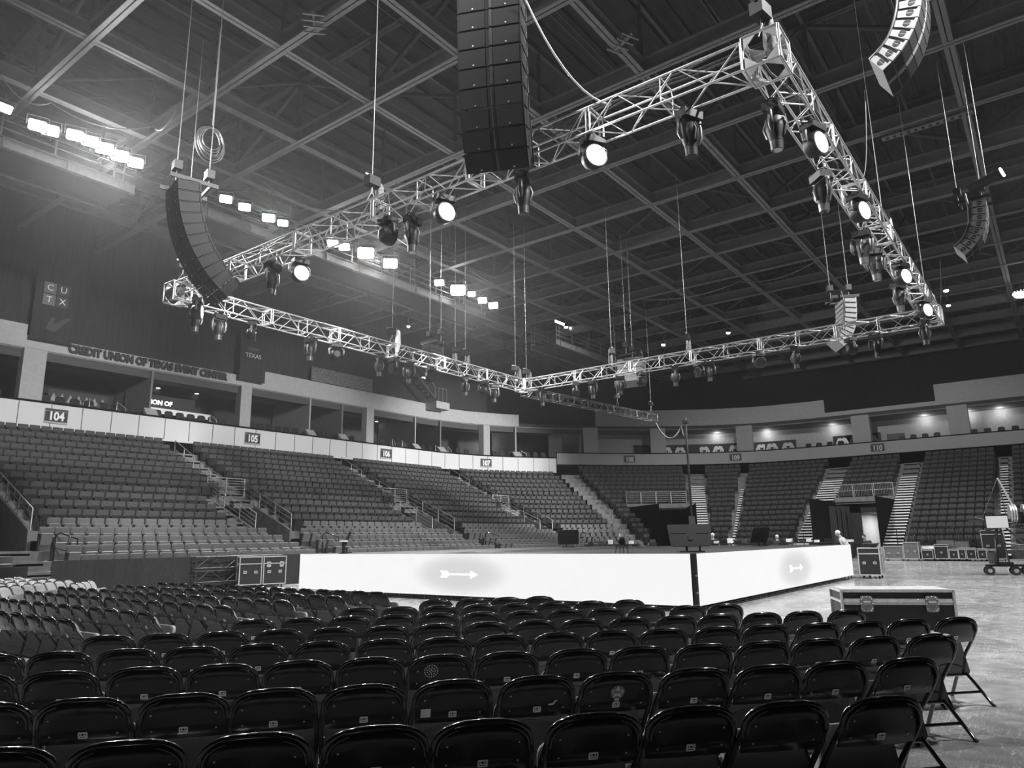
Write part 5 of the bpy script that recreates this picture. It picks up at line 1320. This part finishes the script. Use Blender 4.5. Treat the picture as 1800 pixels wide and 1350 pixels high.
# ================================================================== people
def skin_mesh(chains, name, m, parent, sub=1, root=None):
    """chains: list of lists of (point, radius); identical points are shared"""
    me = bpy.data.meshes.new(name); V = []; E_ = []; Rr = []; idx = {}
    for ch in chains:
        prev = None
        for p, r in ch:
            k = tuple(round(c_, 4) for c_ in p)
            if k not in idx: idx[k] = len(V); V.append(p); Rr.append(r)
            if prev is not None and prev != idx[k]: E_.append((prev, idx[k]))
            prev = idx[k]
    me.from_pydata(V, E_, []); o = bpy.data.objects.new(name, me); COL.objects.link(o)
    md = o.modifiers.new('skin', 'SKIN'); md.use_smooth_shade = True
    for i, r in enumerate(Rr): me.skin_vertices[0].data[i].radius = (r, r)
    me.skin_vertices[0].data[0].use_root = True
    sb = o.modifiers.new('sub', 'SUBSURF'); sb.levels = sb.render_levels = sub
    dg = bpy.context.evaluated_depsgraph_get(); me2 = bpy.data.meshes.new_from_object(o.evaluated_get(dg)); bpy.data.objects.remove(o)
    me2.materials.clear(); me2.materials.append(m); o2 = bpy.data.objects.new(name, me2); COL.objects.link(o2); o2.parent = parent
    return o2
def person(label, loc, yaw, shirt, cap, bend=0., arms='work', seated=False, scale=1.):
    t = thing('person', label, 'person', loc, yaw); t.scale = (scale,)*3
    B = lambda x, y, z: (x, y+max(0, z-.95)*math.sin(bend), .95+(z-.95)*math.cos(bend) if z > .95 else z)   # +y is forward
    hip = B(0, 0, .95)
    kn = .45; L = []
    for sx in (-1, 1):
        L.append([(hip, .13), ((sx*.10, 0, .90), .095), ((sx*.12, .05, .50), .065), ((sx*.13, 0, .10), .045), ((sx*.14, .13, .05), .04)])
    torso = [(hip, .13), (B(0, 0, 1.15), .135), (B(0, .01, 1.33), .15), (B(0, 0, 1.45), .09), (B(0, .01, 1.52), .055), (B(0, .02, 1.60), .07)]
    A = []; H = []
    for sx in (-1, 1):
        sh = B(sx*.19, 0, 1.42); el = B(sx*.25, .05, 1.14); wr = B(sx*.18, .28, 1.08)
        A.append([(B(0, .01, 1.33), .15), (sh, .062), (el, .045), (wr, .032), (tuple(np.array(wr)+np.array((-.01*sx, .06, -.01))), .038)])
        w_ = np.array(wr)+np.array((-.01*sx, .06, -.01))
        for f in range(4): H.append([(tuple(w_+np.array((0, .01, 0))), .02), (tuple(w_+np.array(((f-1.5)*.018, .045, .0))), .0095), (tuple(w_+np.array(((f-1.5)*.02, .075-.005*abs(f-1.5), -.02))), .0085)])
        H.append([(tuple(w_+np.array((0, .01, 0))), .02), (tuple(w_+np.array((-sx*.035, .03, .0))), .010), (tuple(w_+np.array((-sx*.045, .055, -.01))), .009)])
    body = skin_mesh([torso]+L+A+H, 'body', M_skin, t)
    sh = skin_mesh([[(B(0, 0, .98), .155), (B(0, 0, 1.15), .15), (B(0, .01, 1.33), .165), (B(0, 0, 1.44), .10)]]+[[(B(0, .01, 1.33), .165), (B(sx*.19, 0, 1.42), .078), (B(sx*.24, .035, 1.22), .062)] for sx in (-1, 1)], 'shirt', shirt, t)
    skin_mesh([[(B(0, 0, .98), .15), ((sx*.10, 0, .88), .11), ((sx*.12, .05, .50), .082), ((sx*.13, .0, .12), .066)] for sx in (-1, 1)], 'trousers', M_case, t)
    # head with brow, nose, chin and ears
    c_ = np.array(B(0, .03, 1.66)); mb = MB(); V = []; F = []; seg, rg = 16, 12
    for i in range(rg+1):
        th = math.pi*i/rg
        for j in range(seg):
            ph = 2*math.pi*j/seg; x = math.sin(th)*math.cos(ph); y = math.sin(th)*math.sin(ph); z = math.cos(th)
            fr = max(0, y); k = .078*(1-.16*max(0, -z)*(1-.3*fr)); yy = .098*y*(1-.12*max(0, -z)*(1-fr))
            if fr > .85 and -.35 < z < .05: yy += .018*(1-abs(z+.15)/.2)
            if abs(x) < .35 and fr > .6 and -.75 < z < -.45: yy += .005
            if .25 < abs(x) < .55 and fr > .6 and .02 < z < .25: yy -= .008
            V.append((c_[0]+k*x, c_[1]+yy, c_[2]+.118*z))
    for i in range(rg):
        for j in range(seg): F.append((i*seg+j, (i+1)*seg+j, (i+1)*seg+(j+1) % seg, i*seg+(j+1) % seg))
    mb.add(V, F, 0, True)
    for sx in (-1, 1): mb.ball((c_[0]+sx*.078, c_[1]-.005, c_[2]), .024, 8, 6, 0, (.4, .8, 1.2))
    mb.obj('head', M_skin, t)
    mb = MB()
    for sx in (-1, 1): mb.ball((c_[0]+sx*.03, c_[1]+.086, c_[2]+.012), .011, 8, 5)
    mb.box((c_[0], c_[1]+.095, c_[2]-.055), (.04, .01, .006)); mb.obj('eyes_and_mouth', M_ink, t)
    mb = MB(); mb.ball((c_[0], c_[1]-.012, c_[2]+.032), .098, 14, 8, 0, (.88, 1.05, .95)); mb.obj('hair', cap, t)
    return t
def stand_at(px, xx): p = atx(px, 945, xx); return (xx, p.y, 0)
person('person in dark shirt and pale cap standing behind the stage beside the big monitor', stand_at(1253, 33.5), math.pi/2+.3, M_shirtd, M_hairl, scale=1.0)
person('person with a pale head bent low behind the stage, left of the portal', stand_at(1366, 37.5), math.pi/2, M_shirtd, M_hairl, scale=.93)
person('person in a light shirt leaning over a table at the right stage end', stand_at(1489, 33.0), .4, M_shirtl, M_hairl, bend=.45, scale=1.05)
person('person in dark clothes sitting behind the cases beside the stage corner', stand_at(1527, 36.0), 1.2, M_shirtd, M_ink, bend=.5, scale=.95)

# ---- details on the left upper wall
p0, p1 = aty(700, 632, 42.6), aty(762, 700, 42.3)
t = thing('steel_stair', 'dark steel stair with rails descending the upper left wall behind the truss', 'stair', (p0.x, 42.5, p0.z)); d = p1-p0; d.y = 0
mb = MB(); [mb.bar(Vector((0, yy, 0)), d+Vector((0, yy, 0)), .07, 4) for yy in (-.4, .4)]; mb.obj('stringer', M_brace, t)
for i in range(10): MB().box(d*(i+.5)/10, (.28, .8, .04)).obj('tread', M_brace, t)
for yy in (-.4, .4): MB().tube([(0, yy, 0), (0, yy, 1), tuple(d+Vector((0, yy, 1))), tuple(d+Vector((0, yy, 0)))], .025, 5).obj('hand_rail', M_cat, t)
pa, pb = aty(768, 704, 42.2), aty(791, 721, 42.2)
t = thing('landing_box', 'pale boxed landing jutting from the upper band under the steel stair', 'landing', ((pa.x+pb.x)/2, 42.9, (pa.z+pb.z)/2))
MB().box((0, 0, 0), (pb.x-pa.x, 1.3, pa.z-pb.z)).obj('panel', M_upper, t)
for k in range(3): MB().bar((-.5+.5*k, -.6, .3), (-.5+.5*k, -.6, 1.5), .02).obj('post', M_cat, t)
MB().bar((-.55, -.6, 1.5), (.55, -.6, 1.5), .02).obj('top_rail', M_cat, t)
p = aty(745, 664, 42.9); t = thing('wall_lamp', 'small wall lamp glowing beside the steel stair on the upper left wall', 'wall lamp', p)
MB().box((0, 0, .08), (.5, .3, .12)).obj('hood', M_blackbox, t); MB().box((0, -.05, 0), (.4, .22, .05)).obj('lens', M_lampsoft, t)
pa, pb = aty(548, 662, 43.35), aty(655, 690, 43.35)
t = thing('mural_panel', 'mottled grey mural panel above the upper band, left of the steel stair', 'mural', ((pa.x+pb.x)/2, 43.4, 13.95))
MB().box((0, 0, 0), (pb.x-pa.x, .05, 1.05)).obj('panel', mat('mottled_print', .12, .8, noise=.95, nscale=7, stretch=(3, 1, 1)), t)
for i, (px, py, xx) in enumerate(((985, 568, 0), (1010, 580, 0))):
    p = aty(px, py, 31.4); t = thing('light_strip', 'bright strip light on the short far catwalk, %s' % ('left one', 'right one')[i], 'strip light', p)
    MB().box((0, 0, 0), (1.5, .12, .16)).obj('tube', M_lampsoft, t); MB().box((0, .08, .05), (1.6, .08, .22)).obj('reflector', M_cat, t)
for i, (px, py) in enumerate(((1228, 212), (0, 0))):
    if px == 0: break
    p = atz(1628, 222, ZR-.2); t = thing('cable_tray', 'perforated cable tray fixed under the roof beams at upper right', 'cable tray', p, math.pi/2)
    MB().box((0, 0, 0), (3.4, .35, .04)).obj('tray', M_beam, t)
    for k in range(12): MB().box((-1.5+.27*k, 0, -.025), (.12, .2, .01)).obj('slot', M_ink, t)
for i, (px, py) in enumerate(((1095, 78), (552, 42), (1180, 660), (1340, 540), (1260, 645))):
    p = atz(px, py, ZR-.12); t = thing('beam_clamp_rack', 'small ladder bracket clamped under the roof steel, %s of the set' % nth(i+1), 'bracket', p, rng.uniform(0, 3), 'ladder brackets on the roof steel')
    for k in range(4): MB().box((-.45+.3*k, 0, 0), (.05, .7, .05)).obj('rung', M_cat, t)
    MB().box((0, 0, .05), (1.1, .08, .05)).obj('spine', M_cat, t)
